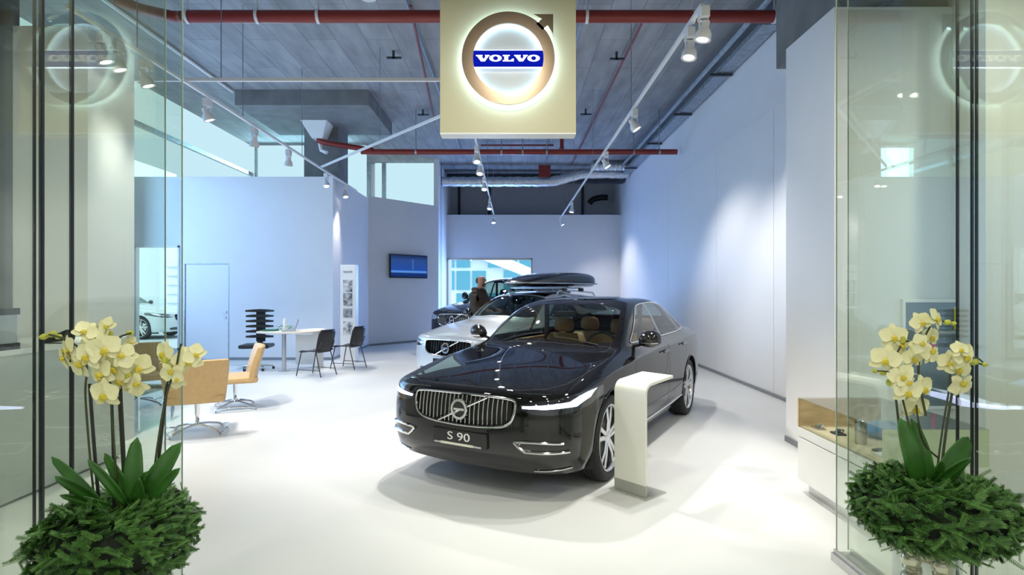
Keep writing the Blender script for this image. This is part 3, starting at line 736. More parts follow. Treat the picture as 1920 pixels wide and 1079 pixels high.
def build_car(name,label,loc,theta,paint,T,zs=1.06,wagon=False,ws=1.0,levels=3,badge=None,detail=True,rimless=False,cladding=None,chin=M_pgl):
    car=thing(name,label,'car',(loc[0],loc[1],0),-theta,scale=(ws,1,zs))
    bm=shell_mesh(T,levels)
    bvh=BVHTree.FromBMesh(bm)
    lay=bm.faces.layers.int.new('rid')
    front=lambda c,n: n.y<-.12 and c.y<.95
    topf=lambda c,n: n.z>.15 and c.z>.55
    swr=WAG['SWR'] if wagon else SWR; swq=WAG['SWQ'] if wagon else SWQ
    # arches first
    for s in (-1,1):
        sf=lambda c,n,s=s: n.x*s>.3 and c.x*s>.55
        for lo in (LO1,LO2):
            cut(bm,lay,[(lo+.385*math.cos(2*PI*i/36),.350+.385*math.sin(2*PI*i/36)) for i in range(36)],'side',sf,99)
        for rid,(poly) in ((20,SWF),(21,swr),(22,swq)):
            cut(bm,lay,poly,'side',sf,rid+(0 if s>0 else 5))
        cut(bm,lay,[SWF[-1],SWF[-2],swr[1],swr[0]],'side',sf,14,only={0}); cut(bm,lay,[swr[-2],swr[-3],swq[1],swq[0]],'side',sf,14,only={0})
        if detail:
            for rid,poly in ((30,FD),(31,RD)):
                cut(bm,lay,poly,'side',sf,1,only={0}); cut(bm,lay,inset(poly,.005),'side',sf,rid+(0 if s>0 else 5),only={1})
        lf=lambda c,n,s=s: n.y<-.01 and c.y<.75 and c.x*s>.3
        sg_=lambda P: [(x*s,z) for x,z in P]
        cut(bm,lay,sg_(LAMP),'front',lf,40+(0 if s>0 else 5))
        cut(bm,lay,sg_(DRL1),'front',lf,42 if s>0 else 47); cut(bm,lay,sg_(DRL2),'front',lf,42 if s>0 else 47)
        if detail: cut(bm,lay,sg_(FOG),'front',lf,50)
    ff=lambda c,n: c.z>.9 and n.z>.15
    cut(bm,lay,WS,'top',lambda c,n: n.z>.15 and c.z>.9,10)
    cut(bm,lay,[(x,y) for x,y in RW],'top',lambda c,n: n.z>.15 and c.z>.9,11) if not wagon else None
    if wagon: cut(bm,lay,[(-.54,2.16),(.54,2.16),(.50,3.9),(-.50,3.9)],'top',lambda c,n: n.z>.15 and c.z>1.2,13,only={0})
    cut(bm,lay,GRILLE,'front',front,98)
    cut(bm,lay,INTAKE,'front',front,50)
    hf=lambda c,n: n.z>.3 and c.z>.7 and c.y<1.6
    cut(bm,lay,HOOD,'top',hf,1,only={0}); cut(bm,lay,inset(HOOD,-.0055) if False else inset(HOOD,.006),'top',hf,12,only={1})
    bmesh.ops.delete(bm,geom=[f for f in bm.faces if f[lay]==99],context='FACES')
    # grille backing data before deleting
    gfaces=[[v.co.copy()+Vector((0,.055,0)) for v in f.verts] for f in bm.faces if f[lay]==98]
    bmesh.ops.delete(bm,geom=[f for f in bm.faces if f[lay]==98],context='FACES')
    bm.verts.index_update(); bm.normal_update()
    part_from(bm,lay,0,'bodywork',[paint,M_seam],car,seamid=1)
    part_from(bm,lay,12,'hood',paint,car); part_from(bm,lay,14,'pillar_trim',M_pgl,car); part_from(bm,lay,13,'roof_glass',M_pgl,car)
    g=part_from(bm,lay,10,'windshield',M_cglass,car); part_from(bm,lay,11,'rear_window',M_cglass,car)
    for r in (20,21,22,25,26,27): part_from(bm,lay,r,'side_window',M_cglass,car)
    doors={}
    for r in (30,31,35,36): doors[r]=part_from(bm,lay,r,'door',paint,car)
    part_from(bm,lay,50,'lower_intake',chin,car)
    for r in (40,45):
        h=part_from(bm,lay,r,'headlight',M_lens if badge!='xc' else M_lens2,car)
        part_from(bm,lay,r+2,'running_light',M_drl if detail else M_lens2,h)
    # grille
    gr=MB()
    for f in gfaces: gr.add(f,[tuple(range(len(f)))])
    gp=on_surf(bvh,'front',GRILLE,0,n=3,closed=True,smooth=False)
    gr.grid([[p for p in gp],[p+Vector((0,.055,0)) for p in gp]],closed=True)
    go=gr.build('grille',M_black,car)
    MB().tube(on_surf(bvh,'front',GRILLE,.002,n=5,closed=True),.0085,8,closed=True).build('grille_surround',M_chrome,go,smooth=True)
    ns=23 if detail else 17
    for i in range(ns):
        x=-.44+.88*i/(ns-1)
        zz=[z for z in [.52+.004*k for k in range(62)] if pip((x,z),GRILLE)]
        if len(zz)<3: continue
        rows=[]
        for q in range(5):
            z=zz[0]+(zz[-1]-zz[0])*q/4; c,_=ray(bvh,'front',x,z)
            y=c.y+.012; w_=.0045
            rows.append([(x-w_,y+.004,z),(x,y-.004,z),(x+w_,y+.004,z),(x+w_*.6,y+.03,z),(x-w_*.6,y+.03,z)])
        MB().grid(rows,closed=True).build('slat',M_chrome if detail or badge=='xc' else M_pgl,go)
    bp=on_surf(bvh,'front',[(-.21,.545),(.235,.745)],.004,n=10,smooth=False)
    MB().tube(bp,.0085,6).build('diagonal_bar',M_chrome,go,smooth=True)
    ec,_=ray(bvh,'front',0,.645)
    e=MB().lathe([(.058,ec.y-.022),(.077,ec.y-.022),(.080,ec.y-.005),(.056,ec.y-.005)],36,'y',(0,0,.645),closed=True); e.build('emblem_ring',M_chrome,go,smooth=True)
    MB().lathe([(0,ec.y-.010),(.06,ec.y-.010)],28,'y',(0,0,.645)).build('emblem_disc',M_pgl,go)
    MB().box((-.05,ec.y-.020,.637),(.05,ec.y-.012,.653)).build('emblem_bar',M_chrome,go)
    # number plate
    c,_=ray(bvh,'front',0,.44); py=c.y-.014
    pl=MB().box((-.26,py,.375),(.26,py+.07,.488)).build('number_plate',M_pgl,car,bevel=.004)
    if badge=='S 90':
        text_mesh('S 90',.085,Matrix.Translation((0.0,py-.003,.440))@Matrix.Rotation(PI/2,4,'X'),'plate_lettering',emis('plate_white',(.75,.76,.72),.9) if False else mat('plate_white',(.8,.8,.78),.5,noise=.01),pl,.002,1.5)
        MB().box((-.17,py-.006,.377),(.14,py-.001,.394)).build('plate_strip',mat('plate_strip',(.75,.74,.62),.4,noise=.03),pl)
        MB().box((-.235,py-.006,.379),(-.17,py-.001,.392)).box((.14,py-.006,.379),(.215,py-.001,.392)).build('plate_strip_end',M_steel,pl)
    for s in (-1,1):
        # window trim
        m=MB()
        outl=SWF[:7]+swr[1:6]+swq[1:5]
        line=[(1.79,1.035)]+SWF[1:7]+swr[2:5]+swq[1:4]+[(swq[-1][0]+.05,swq[-1][1]-.01)]
        m.tube(on_surf(bvh,'side',[(p[0],p[1]+.010) for p in line],.004,s,4),.006,6)
        m.tube(on_surf(bvh,'side',[(1.79,1.035),(2.4,1.038),(3.0,1.042),(3.6,1.05),(swq[-1][0]+.04,1.074)],.003,s,6),.006,6)
        m.build('window_trim',M_chrome,car,smooth=True)
        # pillar trims in gloss black
        for (a,b_) in ((SWF[-1],SWF[-2]),(swr[-2],swr[-3])):
            pass
        MB().tube(on_surf(bvh,'side',[(1.38,.315),(1.8,.30),(2.6,.30),(3.44,.315)],.004,s,8),.014,8,flat=.5).build('sill_trim',M_chrome if detail else M_black,car,smooth=True)
        arch=MB()
        for lo in (LO1,LO2):
            pts=[]
            for i in range(31):
                a=PI*(-.12+1.24*i/30); c,nn=ray(bvh,'side',lo+.392*math.cos(a),.350+.392*math.sin(a),s)
                if c is not None: pts.append(Vector((c.x+.0*s,lo+.386*math.cos(a),.350+.386*math.sin(a))))
            (MB().tube(pts,.009 if not cladding else .028,6)).build('arch_lip',cladding or paint,car,smooth=True)
            w_=MB(); rows=[]
            for i in range(25):
                a=PI*(-.15+1.3*i/24); rows.append([(s*.55,lo+.40*math.cos(a),.35+.40*math.sin(a)),(pts[min(len(pts)-1,int(i*len(pts)/25))].x-.006*s,lo+.392*math.cos(a),.35+.392*math.sin(a))])
            w_.grid(rows); w_.box((s*.54-.01,lo-.4,.15),(s*.54+.01,lo+.4,.78)); w_.build('wheel_arch_liner',M_black,car)
            make_wheel(car,.80,lo,s)
        # mirror
        mm=MB(); rows=[]
        for (x,sy,sz,cy,cz) in ((.905,.05,.035,1.80,1.065),(.93,.075,.062,1.80,1.072),(.98,.085,.078,1.805,1.08),(1.04,.082,.078,1.815,1.082),(1.085,.065,.06,1.83,1.08),(1.105,.03,.03,1.84,1.078)):
            rows.append([(s*x,cy+sy*math.cos(2*PI*j/14)*(1.1 if math.cos(2*PI*j/14)<0 else .7),cz+sz*math.sin(2*PI*j/14)) for j in range(14)])
        mm.grid(rows,closed=True); mm.add(rows[-1],[tuple(range(14))]); mm.add(rows[0],[tuple(range(14))])
        mm.tube([(s*.80,1.83,1.01),(s*.87,1.82,1.015),(s*.93,1.81,1.035)],[.03,.026,.028],8,flat=.6)
        mo=mm.build('mirror',M_pgl,car,smooth=True)
        MB().tube([(s*.93,1.722,1.045),(s*1.03,1.728,1.045),(s*1.09,1.752,1.05)],.006,6).build('mirror_strip',M_chrome,mo)
        if detail:
            for r,(yy,z_) in ((30 if s>0 else 35,(2.58,.90)),(31 if s>0 else 36,(3.45,.915))):
                hp=on_surf(bvh,'side',[(yy-.11,z_-.003),(yy,z_),(yy+.10,z_+.003)],.022,s,4)
                MB().tube(hp,[.012]*len(hp),8,flat=.8).build('door_handle',M_pgl,doors[r],smooth=True)
            # lower door blade and fog trims
            MB().tube(on_surf(bvh,'side',[(1.7,.43),(2.3,.425),(3.0,.435),(3.35,.46)],.001,s,5),.006,6).build('door_crease',paint,car,smooth=True)
            ft=MB()
            ft.tube(on_surf(bvh,'front',[(s*.475,.452),(s*.62,.458),(s*.815,.452)],.006,n=6),.0095,6)
            ft.tube(on_surf(bvh,'front',[(s*.555,.388),(s*.70,.386),(s*.845,.392)],.006,n=6),.011,6)
            ft.tube(on_surf(bvh,'front',[(s*.475,.452),(s*.51,.42),(s*.56,.388)],.008,n=6),[.012]*13,6)
            ft.build('fog_trim',M_chrome,car,smooth=True)
            MB().tube(on_surf(bvh,'front',[(s*.60,.245),(s*.72,.25),(s*.84,.27)],.006,n=6),.006,6).build('lip_trim',M_chrome,car,smooth=True)
    # floor pan and interior
    MB().box((-.80,.95+.35,.20),(.80,3.40,.32)).box((-.52,.25,.22),(.52,4.7,.40)).build('floor_pan',M_floor_int,car)
    d=MB(); rows=[]
    for (yy,zz) in ((1.36,.93),(1.50,.975),(1.70,.985),(1.86,.97),(1.95,.90),(1.92,.70),(1.7,.5)):
        rows.append([(x*(.62+.1*min(1,(yy-1.3)*2)),yy+(.0 if abs(x)<.9 else 0),zz-.03*abs(x)**3) for x in [-1+.25*i for i in range(9)]])
    d.grid(rows); d.box((-.64,1.28,.35),(.64,1.40,.90)); d.build('dashboard',M_floor_int,car,smooth=True)
    for s in (-1,1):
        MB().box((s*.74-.03,1.6,.35),(s*.74+.03,3.6,.98)).build('door_lining',M_cream,car)
        MB().box((s*.60-.02,2.745,.95),(s*.60+.02,2.80,1.38)).build('pillar_post',M_floor_int,car)
    MB().box((-.50,3.9,.4),(.50,3.96,.98)).box((-.70,2.0,.30),(.70,3.9,.34)).build('rear_bulkhead',M_floor_int,car)
    def seat(x,y,w=.26,up=1.03):
        b=MB(); rr=[]
        for (t,yy,hw,th) in ((.42,-.02,.9,.07),(.60,.02,1,.075),(.80,.07,1,.07),(.94,.12,.88,.055),(up,.15,.72,.03)):
            rr.append([(x+w*hw*math.cos(2*PI*j/16)*(1 if abs(math.cos(2*PI*j/16))<.7 else 1),y+yy+.0+th*(1.1)*math.sin(2*PI*j/16),t) for j in range(16)])
        b.grid(rr,closed=True); b.add(rr[-1],[tuple(range(16))])
        hr=[]
        for (t,hw,th) in ((up+.015,.6,.03),(up+.04,1,.05),(up+.11,1.05,.055),(up+.165,.9,.045),(up+.185,.5,.02)):
            hr.append([(x+.13*hw*math.cos(2*PI*j/14),y+.17+th*math.sin(2*PI*j/14),t) for j in range(14)])
        b.grid(hr,closed=True); b.add(hr[-1],[tuple(range(14))]); b.add(hr[0],[tuple(range(14))])
        b.box((x-w*.95,y-.48,.34),(x+w*.95,y+.02,.48))
        b.build('seat',M_cream if badge=='S 90' else M_floor_int,car,smooth=True,angle=60)
    if levels>=2:
        seat(-.37,2.62); seat(.37,2.62)
        if badge=='S 90':
            seat(-.38,3.50,.30,1.0); seat(.38,3.50,.30,1.0)
    if detail:
        b=MB(); R_=.185; cc=Vector((.37,2.10,.93)); 
        pts=[cc+Vector((R_*math.cos(2*PI*i/28),R_*.42*math.sin(2*PI*i/28)*1.0,R_*.9*math.sin(2*PI*i/28))) for i in range(28)]
        b.tube(pts,.016,8,closed=True); b.tube([cc+Vector((-R_,0,0)),cc+Vector((R_,0,0))],.014,6); b.ball(cc,.06,10,(1,.5,.8)); b.tube([cc,cc+Vector((0,-.25,-.08))],.03,8)
        b.build('steering_wheel',M_floor_int,car,smooth=True)
        MB().box((-.11,2.02,1.255),(.11,2.045,1.315)).build('rear_view_mirror',M_black,car,bevel=.01)
        MB().box((-.5,2.2,1.375),(.5,3.3,1.38)).build('headliner',M_floor_int,car)
        # wipers
        for x0 in (-.45,.15):
            pts=[ray(bvh,'top',x0+.11*i,1.43+.012*i+.0*i)[0] for i in range(5)]
            MB().tube([p+Vector((0,0,.012)) for p in pts if p],.006,5).build('wiper',M_black,car)
    bm.free()
    return car,bvh
def paintm(name,col,metal=0,rough=.25):
    return mat(name,col,rough,metal,noise=.03,nscale=300,coat=1.0,spec=.0 if metal==0 else .5)
P_black=paintm('black_car_paint',(.005,.005,.006),0,.3)
P_silver=paintm('silver_car_paint',(.55,.59,.62),.35,.35)
P_onyx=paintm('onyx_car_paint',(.012,.014,.02),0,.3)
P_wht=paintm('pale_car_paint',(.7,.75,.8),0,.35)
CAR1=(-.416,4.434,.521)
car1,bv1=build_car('sedan_car','black luxury sedan with chrome slatted grille and tan leather seats, nearest the entrance',CAR1[:2],CAR1[2],P_black,T,1.06,badge='S 90')
TW=wagonize(T)
car2,bv2=build_car('estate_car','silver estate car with a roof box, parked behind the black sedan',(-1.05,8.87),.60,P_silver,TW,1.10,wagon=True,levels=2,detail=False,cladding=M_dark)
car3,bv3=build_car('off_road_car','tall dark off road car at the rear window with bright headlights',(-1.50,14.0),.60,P_onyx,TW,1.36,wagon=True,ws=1.04,levels=2,badge='xc',detail=False)
# roof rails on estate
for s in (-1,1):
    pts=on_surf(bv2,'side',[(0,0)],0,s) or []
    MB().tube([(s*.60,2.45,1.40),(s*.60,2.55,1.465),(s*.60,3.2,1.465),(s*.59,4.0,1.43),(s*.59,4.1,1.37)],.014,8).build('roof_rail',M_chrome,car2,smooth=True)
# the roof box rests on the estate car's cross bars
c2=car2.location; th=.60
def on_car(o,lat,lon,z): 
    ct_,st_=math.cos(th),math.sin(th)
    o.location=(c2.x+lat*ct_+lon*st_,c2.y-lat*st_+lon*ct_,z); o.rotation_euler=(0,0,-th)
bar=thing('roof_bars','pair of aluminium cross bars on the silver estate car','roof bars'); on_car(bar,0,0,0)
for lon in (2.75,3.45):
    MB().box((-.62,lon-.035,1.655),(.62,lon+.035,1.68)).build('cross_bar',M_steel,bar,bevel=.006)
    for s in (-1,1): MB().box((s*.60-.04,lon-.05,1.60),(s*.60+.04,lon+.05,1.665)).build('bar_foot',M_black,bar,bevel=.01)
rb=thing('roof_box','glossy black roof box with a grey lower rim on the silver estate car','roof box'); on_car(rb,.03,3.28,1.68); rb.scale=(1,1.26,.95)
b=MB(); rows=[]
for (y,w_,h0,h1) in ((-1.12,.05,.05,.07),(-1.10,.20,.03,.11),(-.95,.34,.0,.19),(-.55,.41,-.0,.28),(.0,.43,0,.335),(.55,.43,0,.345),(.90,.41,0,.33),(1.05,.35,.01,.28),(1.10,.25,.04,.2)):
    r=[]
    for j in range(20):
        a=2*PI*j/20; cx_=math.copysign(abs(math.cos(a))**.55,math.cos(a)); sx_=math.copysign(abs(math.sin(a))**.7,math.sin(a))
        r.append((w_*cx_,y,(h0+h1)/2+(h1-h0)/2*sx_))
    rows.append(r)
b.grid(rows,closed=True); b.add(rows[0],[tuple(range(20))]); b.add(rows[-1],[tuple(range(20))]); b.build('lid',M_pgl,rb,smooth=True,angle=60,sub=1)
rim=smoothpts([(0,-1.12,.085),(-.30,-1.0,.085),(-.425,-.5,.085),(-.445,0,.085),(-.445,.6,.085),(-.40,1.0,.085),(0,1.11,.085),(.40,1.0,.085),(.445,.6,.085),(.445,0,.085),(.425,-.5,.085),(.30,-1.0,.085)],5,True)
MB().tube(rim,.016,8,closed=True).build('lower_rim',M_steel,rb,smooth=True)
ofc,_=build_car('parked_car','pale parked car seen outside through the tall window','' or (-11.3,19.4),-1.57,P_wht,T,1.1,levels=2,detail=False)
ofc2=dup(ofc,(-16.5,23.5,0),1.57,'second pale parked car further across the yard outside the window') if False else None

# ------------------------------------------------------------------ info stand in front of the car
p0=W(1147,905,1); 
def floorpt(px,py): 
    Y=F*CZ/(py-HY); return Vector(((px-960)*Y/F,Y,0))
A=floorpt(1152,918); B=floorpt(1209,937)
st=thing('info_stand','white bent sheet information stand beside the front wheel of the black sedan','stand',(A.x,A.y,0),math.atan2(B.y-A.y,B.x-A.x))
wd=(B-A).length*1.02; Hs=W(0,712,A.y).z
prof=[(0,.10),(0,Hs-.09)]+[(.09-.09*math.cos(t),Hs-.09+.09*math.sin(t)) for t in [PI/2*i/8 for i in range(1,9)]]+[(.38,Hs+.03)]
pi_=[]
tk=.022
rows=[]
n=len(prof)
for i,(y,z) in enumerate(prof):
    q0=Vector(prof[max(i-1,0)]); q1=Vector(prof[min(i+1,n-1)]); d=(q1-q0).normalized(); nn=Vector((d.y,-d.x))*tk
    rows.append([(0,y,z),(wd,y,z),(wd,y+nn.x,z+nn.y),(0,y+nn.x,z+nn.y)])
M_stand=mat('stand_white',(.80,.80,.72),.4,noise=.01)
b=MB().grid(rows,closed=True); b.add(rows[0],[(0,1,2,3)]); b.add(rows[-1],[(3,2,1,0)]); b.build('panel',M_stand,st,smooth=True)
MB().box((.0,0.0,.012),(wd,tk,.10)).build('plinth',mat('plinth_grey',(.36,.37,.33),.4,noise=.02),st)
MB().box((-.03,-.03,0),(wd+.03,.24,.010)).build('base_plate',mat('plate_grey',(.5,.51,.47),.35,.4,noise=.02),st)

# ------------------------------------------------------------------ display pillar
Yq=12.6; xl,xr=W(638,0,Yq).x,W(667,0,Yq).x; ht=W(0,497,Yq).z
tot=thing('display_pillar','slim white display pillar with grey pictures beside the visitor chairs','display',((xl+xr)/2,Yq,0))
hw=(xr-xl)/2
MB().box((-hw,0,0),(hw,.22,ht)).build('column',M_white,tot,bevel=.005)
M_pic=[mat('grey_picture_%s'%s,(c,c,c*1.03),.4,noise=.9,nscale=9) for s,c in (('light',.5),('mid',.4),('warm',.3),('pale',.55))]
for (y0,y1),m in zip(((525,548),(550,574),(579,596),(603,627)),M_pic):
    z0,z1=W(0,y1,Yq).z,W(0,y0,Yq).z
    MB().box((-hw*.62,-.006,z0),(hw*.55,0,z1)).build('picture',m,tot)
b=MB(); slab_word('VOLVO',b,Matrix.Translation((-hw*.62,-.001,W(0,512,Yq).z))@Matrix.Rotation(PI/2,4,'X')@Matrix.Diagonal((hw*1.2/5.7,.045,1,1)),.004); b.build('lettering',mat('grey_letters',(.35,.36,.38),.5,noise=.02),tot)
# ------------------------------------------------------------------ television on the angled wall
d=(Vector((-2.4,18.35,0))-Vector((-4.17,16.35,0))).normalized(); nrm=Vector((d.y,-d.x,0))
def wall_pt(px):   # where the sight line meets the angled wall plane, pushed off the wall
    k=(px-960)/F; P=Vector((-4.17,16.35,0)); t=(k*P.y-P.x)/(d.x-k*d.y); return P+d*t
a_,b_=wall_pt(727),wall_pt(797); c_=(a_+b_)/2+nrm*.09
tv=thing('television','wall mounted flat television showing a dark blue picture','television',(c_.x,c_.y,W(0,500,c_.y).z),math.atan2(d.y,d.x))
w_=(b_-a_).length/2; h_=.36
MB().box((-w_,-.03,-h_),(w_,.03,h_)).build('housing',M_black,tv,bevel=.01)
def tvmat():
    m=bpy.data.materials.new('tv_picture'); m.use_nodes=True; nt=m.node_tree; nt.nodes.clear()
    o=nt.nodes.new('ShaderNodeOutputMaterial'); e=nt.nodes.new('ShaderNodeEmission'); tc=nt.nodes.new('ShaderNodeTexCoord'); sp=nt.nodes.new('ShaderNodeSeparateXYZ'); r=nt.nodes.new('ShaderNodeValToRGB')
    mr=nt.nodes.new('ShaderNodeMapRange'); mr.inputs[1].default_value=-h_; mr.inputs[2].default_value=h_
    nt.links.new(tc.outputs['Object'],sp.inputs[0]); nt.links.new(sp.outputs['Z'],mr.inputs[0]); nt.links.new(mr.outputs[0],r.inputs[0]); nt.links.new(r.outputs[0],e.inputs[0]); nt.links.new(e.outputs[0],o.inputs[0])
    el=r.color_ramp.elements; el[0].position=0; el[0].color=(.01,.03,.12,1); el[1].position=1; el[1].color=(.01,.02,.07,1)
    for p,c in ((.2,(.01,.04,.2,1)),(.27,(.12,.35,.9,1)),(.34,(.02,.08,.4,1)),(.75,(.03,.08,.28,1))):
        x=el.new(p); x.color=c
    return m
MB().box((-w_+.03,-.034,-h_+.04),(w_-.03,-.03,h_-.03)).build('screen',tvmat(),tv)
MB().box((-.08,.034,-.35),(.02,.038,.15)).box((.1,-.036,-.1),(.16,-.0345,.22)).build('picture_highlight',emis('pale_blue',(.06,.14,.42),1),tv)
MB().box((-.2,.03,-.15),(.2,.09,.15)).build('wall_bracket',M_dark,tv)

# ------------------------------------------------------------------ desk group
M_desk=mat('birch_top',(.72,.66,.56),.35,noise=.04,nscale=6,stretch=(1,8,1))
Yd=11.35
dk=thing('desk','desk with rounded pale top and round steel leg in front of the partition','desk',(-4.35,11.4,0))
out=[(-.75,-.18),(-.55,-.32),(-.2,-.38),(.25,-.32),(.55,-.12),(.66,.15),(.60,.5),(.40,.75),(.1,.82),(-.1,.5),(-.4,.25),(-.72,.18)]
out=[(x*(.68 if x>0 else 1),y) for x,y in out]
sp=[(p.x,p.y) for p in smoothpts([(x,y,0) for x,y in out],4,True)]
MB().prism(sp,.765,.80).build('table_top',M_desk,dk,bevel=.008)
MB().lathe([(.0,.765),(.042,.765),(.042,.02),(.12,.012),(.12,0),(0,0)],20,'z',(-.22,-.12,0)).build('leg',M_steel,dk,smooth=True)
MB().box((-.15,.30,.08),(.3,.33,.70)).build('modesty_panel',M_white,dk); MB().box((.26,.2,.0),(.33,.6,.765)).box((.1,.6,0),(.2,.66,.765)).build('leg',M_white,dk)
pl=W(532,613,11.45)
fp=thing('potted_plant','small green plant with white candle on the desk','plant',(pl.x,11.5,.80))
b=MB()
for i in range(140):
    a=random.random()*2*PI; r=.03+.13*math.sqrt(random.random()); z_=.02+random.random()*.07; p=Vector((r*math.cos(a),r*math.sin(a),z_)); dd=Vector((math.cos(a)*.04,math.sin(a)*.04,random.uniform(-.01,.03))); s_=Vector((-math.sin(a),math.cos(a),0))*.012
    b.add([p,p+dd*.5+s_,p+dd,p+dd*.5-s_],[(0,1,2,3)])
o=b.build('leaves',mat('small_leaf',(.10,.26,.05),.5,noise=.3,nscale=30),fp); o['kind']='stuff'
MB().lathe([(0,0),(.06,0),(.065,.05),(0,.05)],16).build('dish',M_white,fp,smooth=True)
MB().lathe([(0,.05),(.035,.05),(.035,.24),(0,.24)],16).build('candle',M_white,fp,smooth=True)
lp=W(552,617,11.35)
la=thing('laptop','open grey laptop on the desk','laptop',(lp.x,11.35,.80),math.radians(-68))
MB().box((-.17,-.24,0),(.17,0,.018)).build('keyboard_base',M_galv,la,bevel=.003)
o=MB().box((-.17,0,0),(.17,.012,.23)).build('lid',mat('laptop_grey',(.25,.23,.23),.4,noise=.03),la,bevel=.003); o.rotation_euler=(math.radians(-18),0,0); o.location=(0,0,.018)
for x,l,m in ((-.62,'dark green folder lying on the desk end',mat('green_folder',(.02,.16,.09),.5,noise=.05)),):
    o=MB().box((0,0,.80),(.26,.2,.83)).build('folder',m,bevel=.003); o.location=(-4.35+x-.05,11.4-.1,0); tag(o,l,'folder')
o=MB().box((0,0,.801),(.18,.08,.815)).build('notepad',M_white); o.location=(-4.62,11.15,0); tag(o,'small white notepad on the desk by the plant','notepad')
# office chair
oc=thing('office_chair','black office chair with a slatted backrest behind the desk','chair',(-5.2,11.5,0),math.radians(8),scale=(1,1,.9))
b=MB()
MB().box((-.30,-.27,.50),(.28,.23,.585)).build('seat',M_black,oc,bevel=.03)
MB().box((-.09,.20,.62),(.09,.24,1.30)).build('back_post',M_black,oc,bevel=.01)
MB().box((-.04,.12,.46),(.04,.24,.64)).build('back_bracket',M_black,oc)
for i in range(6):
    z_=.72+.118*i; w__=.27 if i<5 else .28
    MB().grid([[( -w__,.13,z_),(-w__*.5,.17,z_-.01),(0,.185,z_-.012),(w__*.5,.17,z_-.01),(w__,.13,z_)],[(-w__,.13,z_+.04),(-w__*.5,.17,z_+.055),(0,.185,z_+.06),(w__*.5,.17,z_+.055),(w__,.13,z_+.04)]]).grid([[( -w__,.155,z_),(0,.21,z_-.012),(w__,.155,z_)],[(-w__,.155,z_+.04),(0,.21,z_+.06),(w__,.155,z_+.04)]]).build('back_slat',M_black,oc).modifiers.new('solid','SOLIDIFY').thickness=.012
MB().lathe([(.035,.50),(.035,.30),(.022,.30),(.022,.10),(.05,.10),(.05,.07),(0,.07)],16).build('gas_lift',M_steel,oc,smooth=True)
for i in range(5):
    a=2*PI*i/5+.3; dx,dy=math.cos(a),math.sin(a)
    l=MB().tube([(dx*.03,dy*.03,.10),(dx*.3,dy*.3,.075)],[.022,.014],8).build('base_leg',M_steel,oc,smooth=True)
    MB().lathe([(0,-.02),(.028,-.02),(.03,0),(.028,.02),(0,.02)],14,'x',(dx*.3,dy*.3,.03)).build('caster',M_black,l,smooth=True)
# visitor chairs
def visitor(loc,rz,label):
    t=thing('visitor_chair',label,'chair',loc,rz,'black visitor chairs at the desk')
    b=MB(); rows=[]
    for i in range(7):
        y=-.22+.44*i/6; rows.append([(x,y,.47+.02*abs(x/.22)**2-(.02 if i==0 else 0)+(.01 if i==6 else 0)) for x in [-.22+.44*j/6 for j in range(7)]])
    s_=b.grid(rows).build('seat',M_black,t,smooth=True); s_.modifiers.new('solid','SOLIDIFY').thickness=.018
    rows=[]
    for i in range(7):
        z_=.47+.41*i/6; w__=.22+.015*math.sin(PI*i/6)-(.03 if i==6 else 0)
        rows.append([(x*w__,.235+.10*(i/6)-.05*abs(x)**2,z_) for x in [-1+2*j/8 for j in range(9)]])
    s_=MB().grid(rows).build('backrest',M_black,t,smooth=True); s_.modifiers.new('solid','SOLIDIFY').thickness=.015
    for sx in (-1,1):
        MB().tube([(sx*.22,-.28,.0),(sx*.20,-.18,.455)],.010,8).build('leg',M_dark,t,smooth=True)
        MB().tube([(sx*.22,.30,.0),(sx*.20,.17,.455),(sx*.19,.24,.56),(sx*.19,.27,.66)],.010,8).build('leg',M_dark,t,smooth=True)
        MB().tube([(sx*.218,-.26,.12),(sx*.218,.27,.12)],.007,6).build('stretcher',M_dark,t,smooth=True)
    MB().tube([(-.21,-.18,.45),(.21,-.18,.45)],.009,6).tube([(-.20,.17,.45),(.20,.17,.45)],.009,6).build('seat_frame',M_dark,t,smooth=True)
    return t
visitor((-3.74,10.75,0),math.radians(-112),'black perforated shell visitor chair in front, seat toward the desk')
visitor((-3.42,11.75,0),math.radians(-108),'black visitor chair standing behind the nearer one by the display pillar')
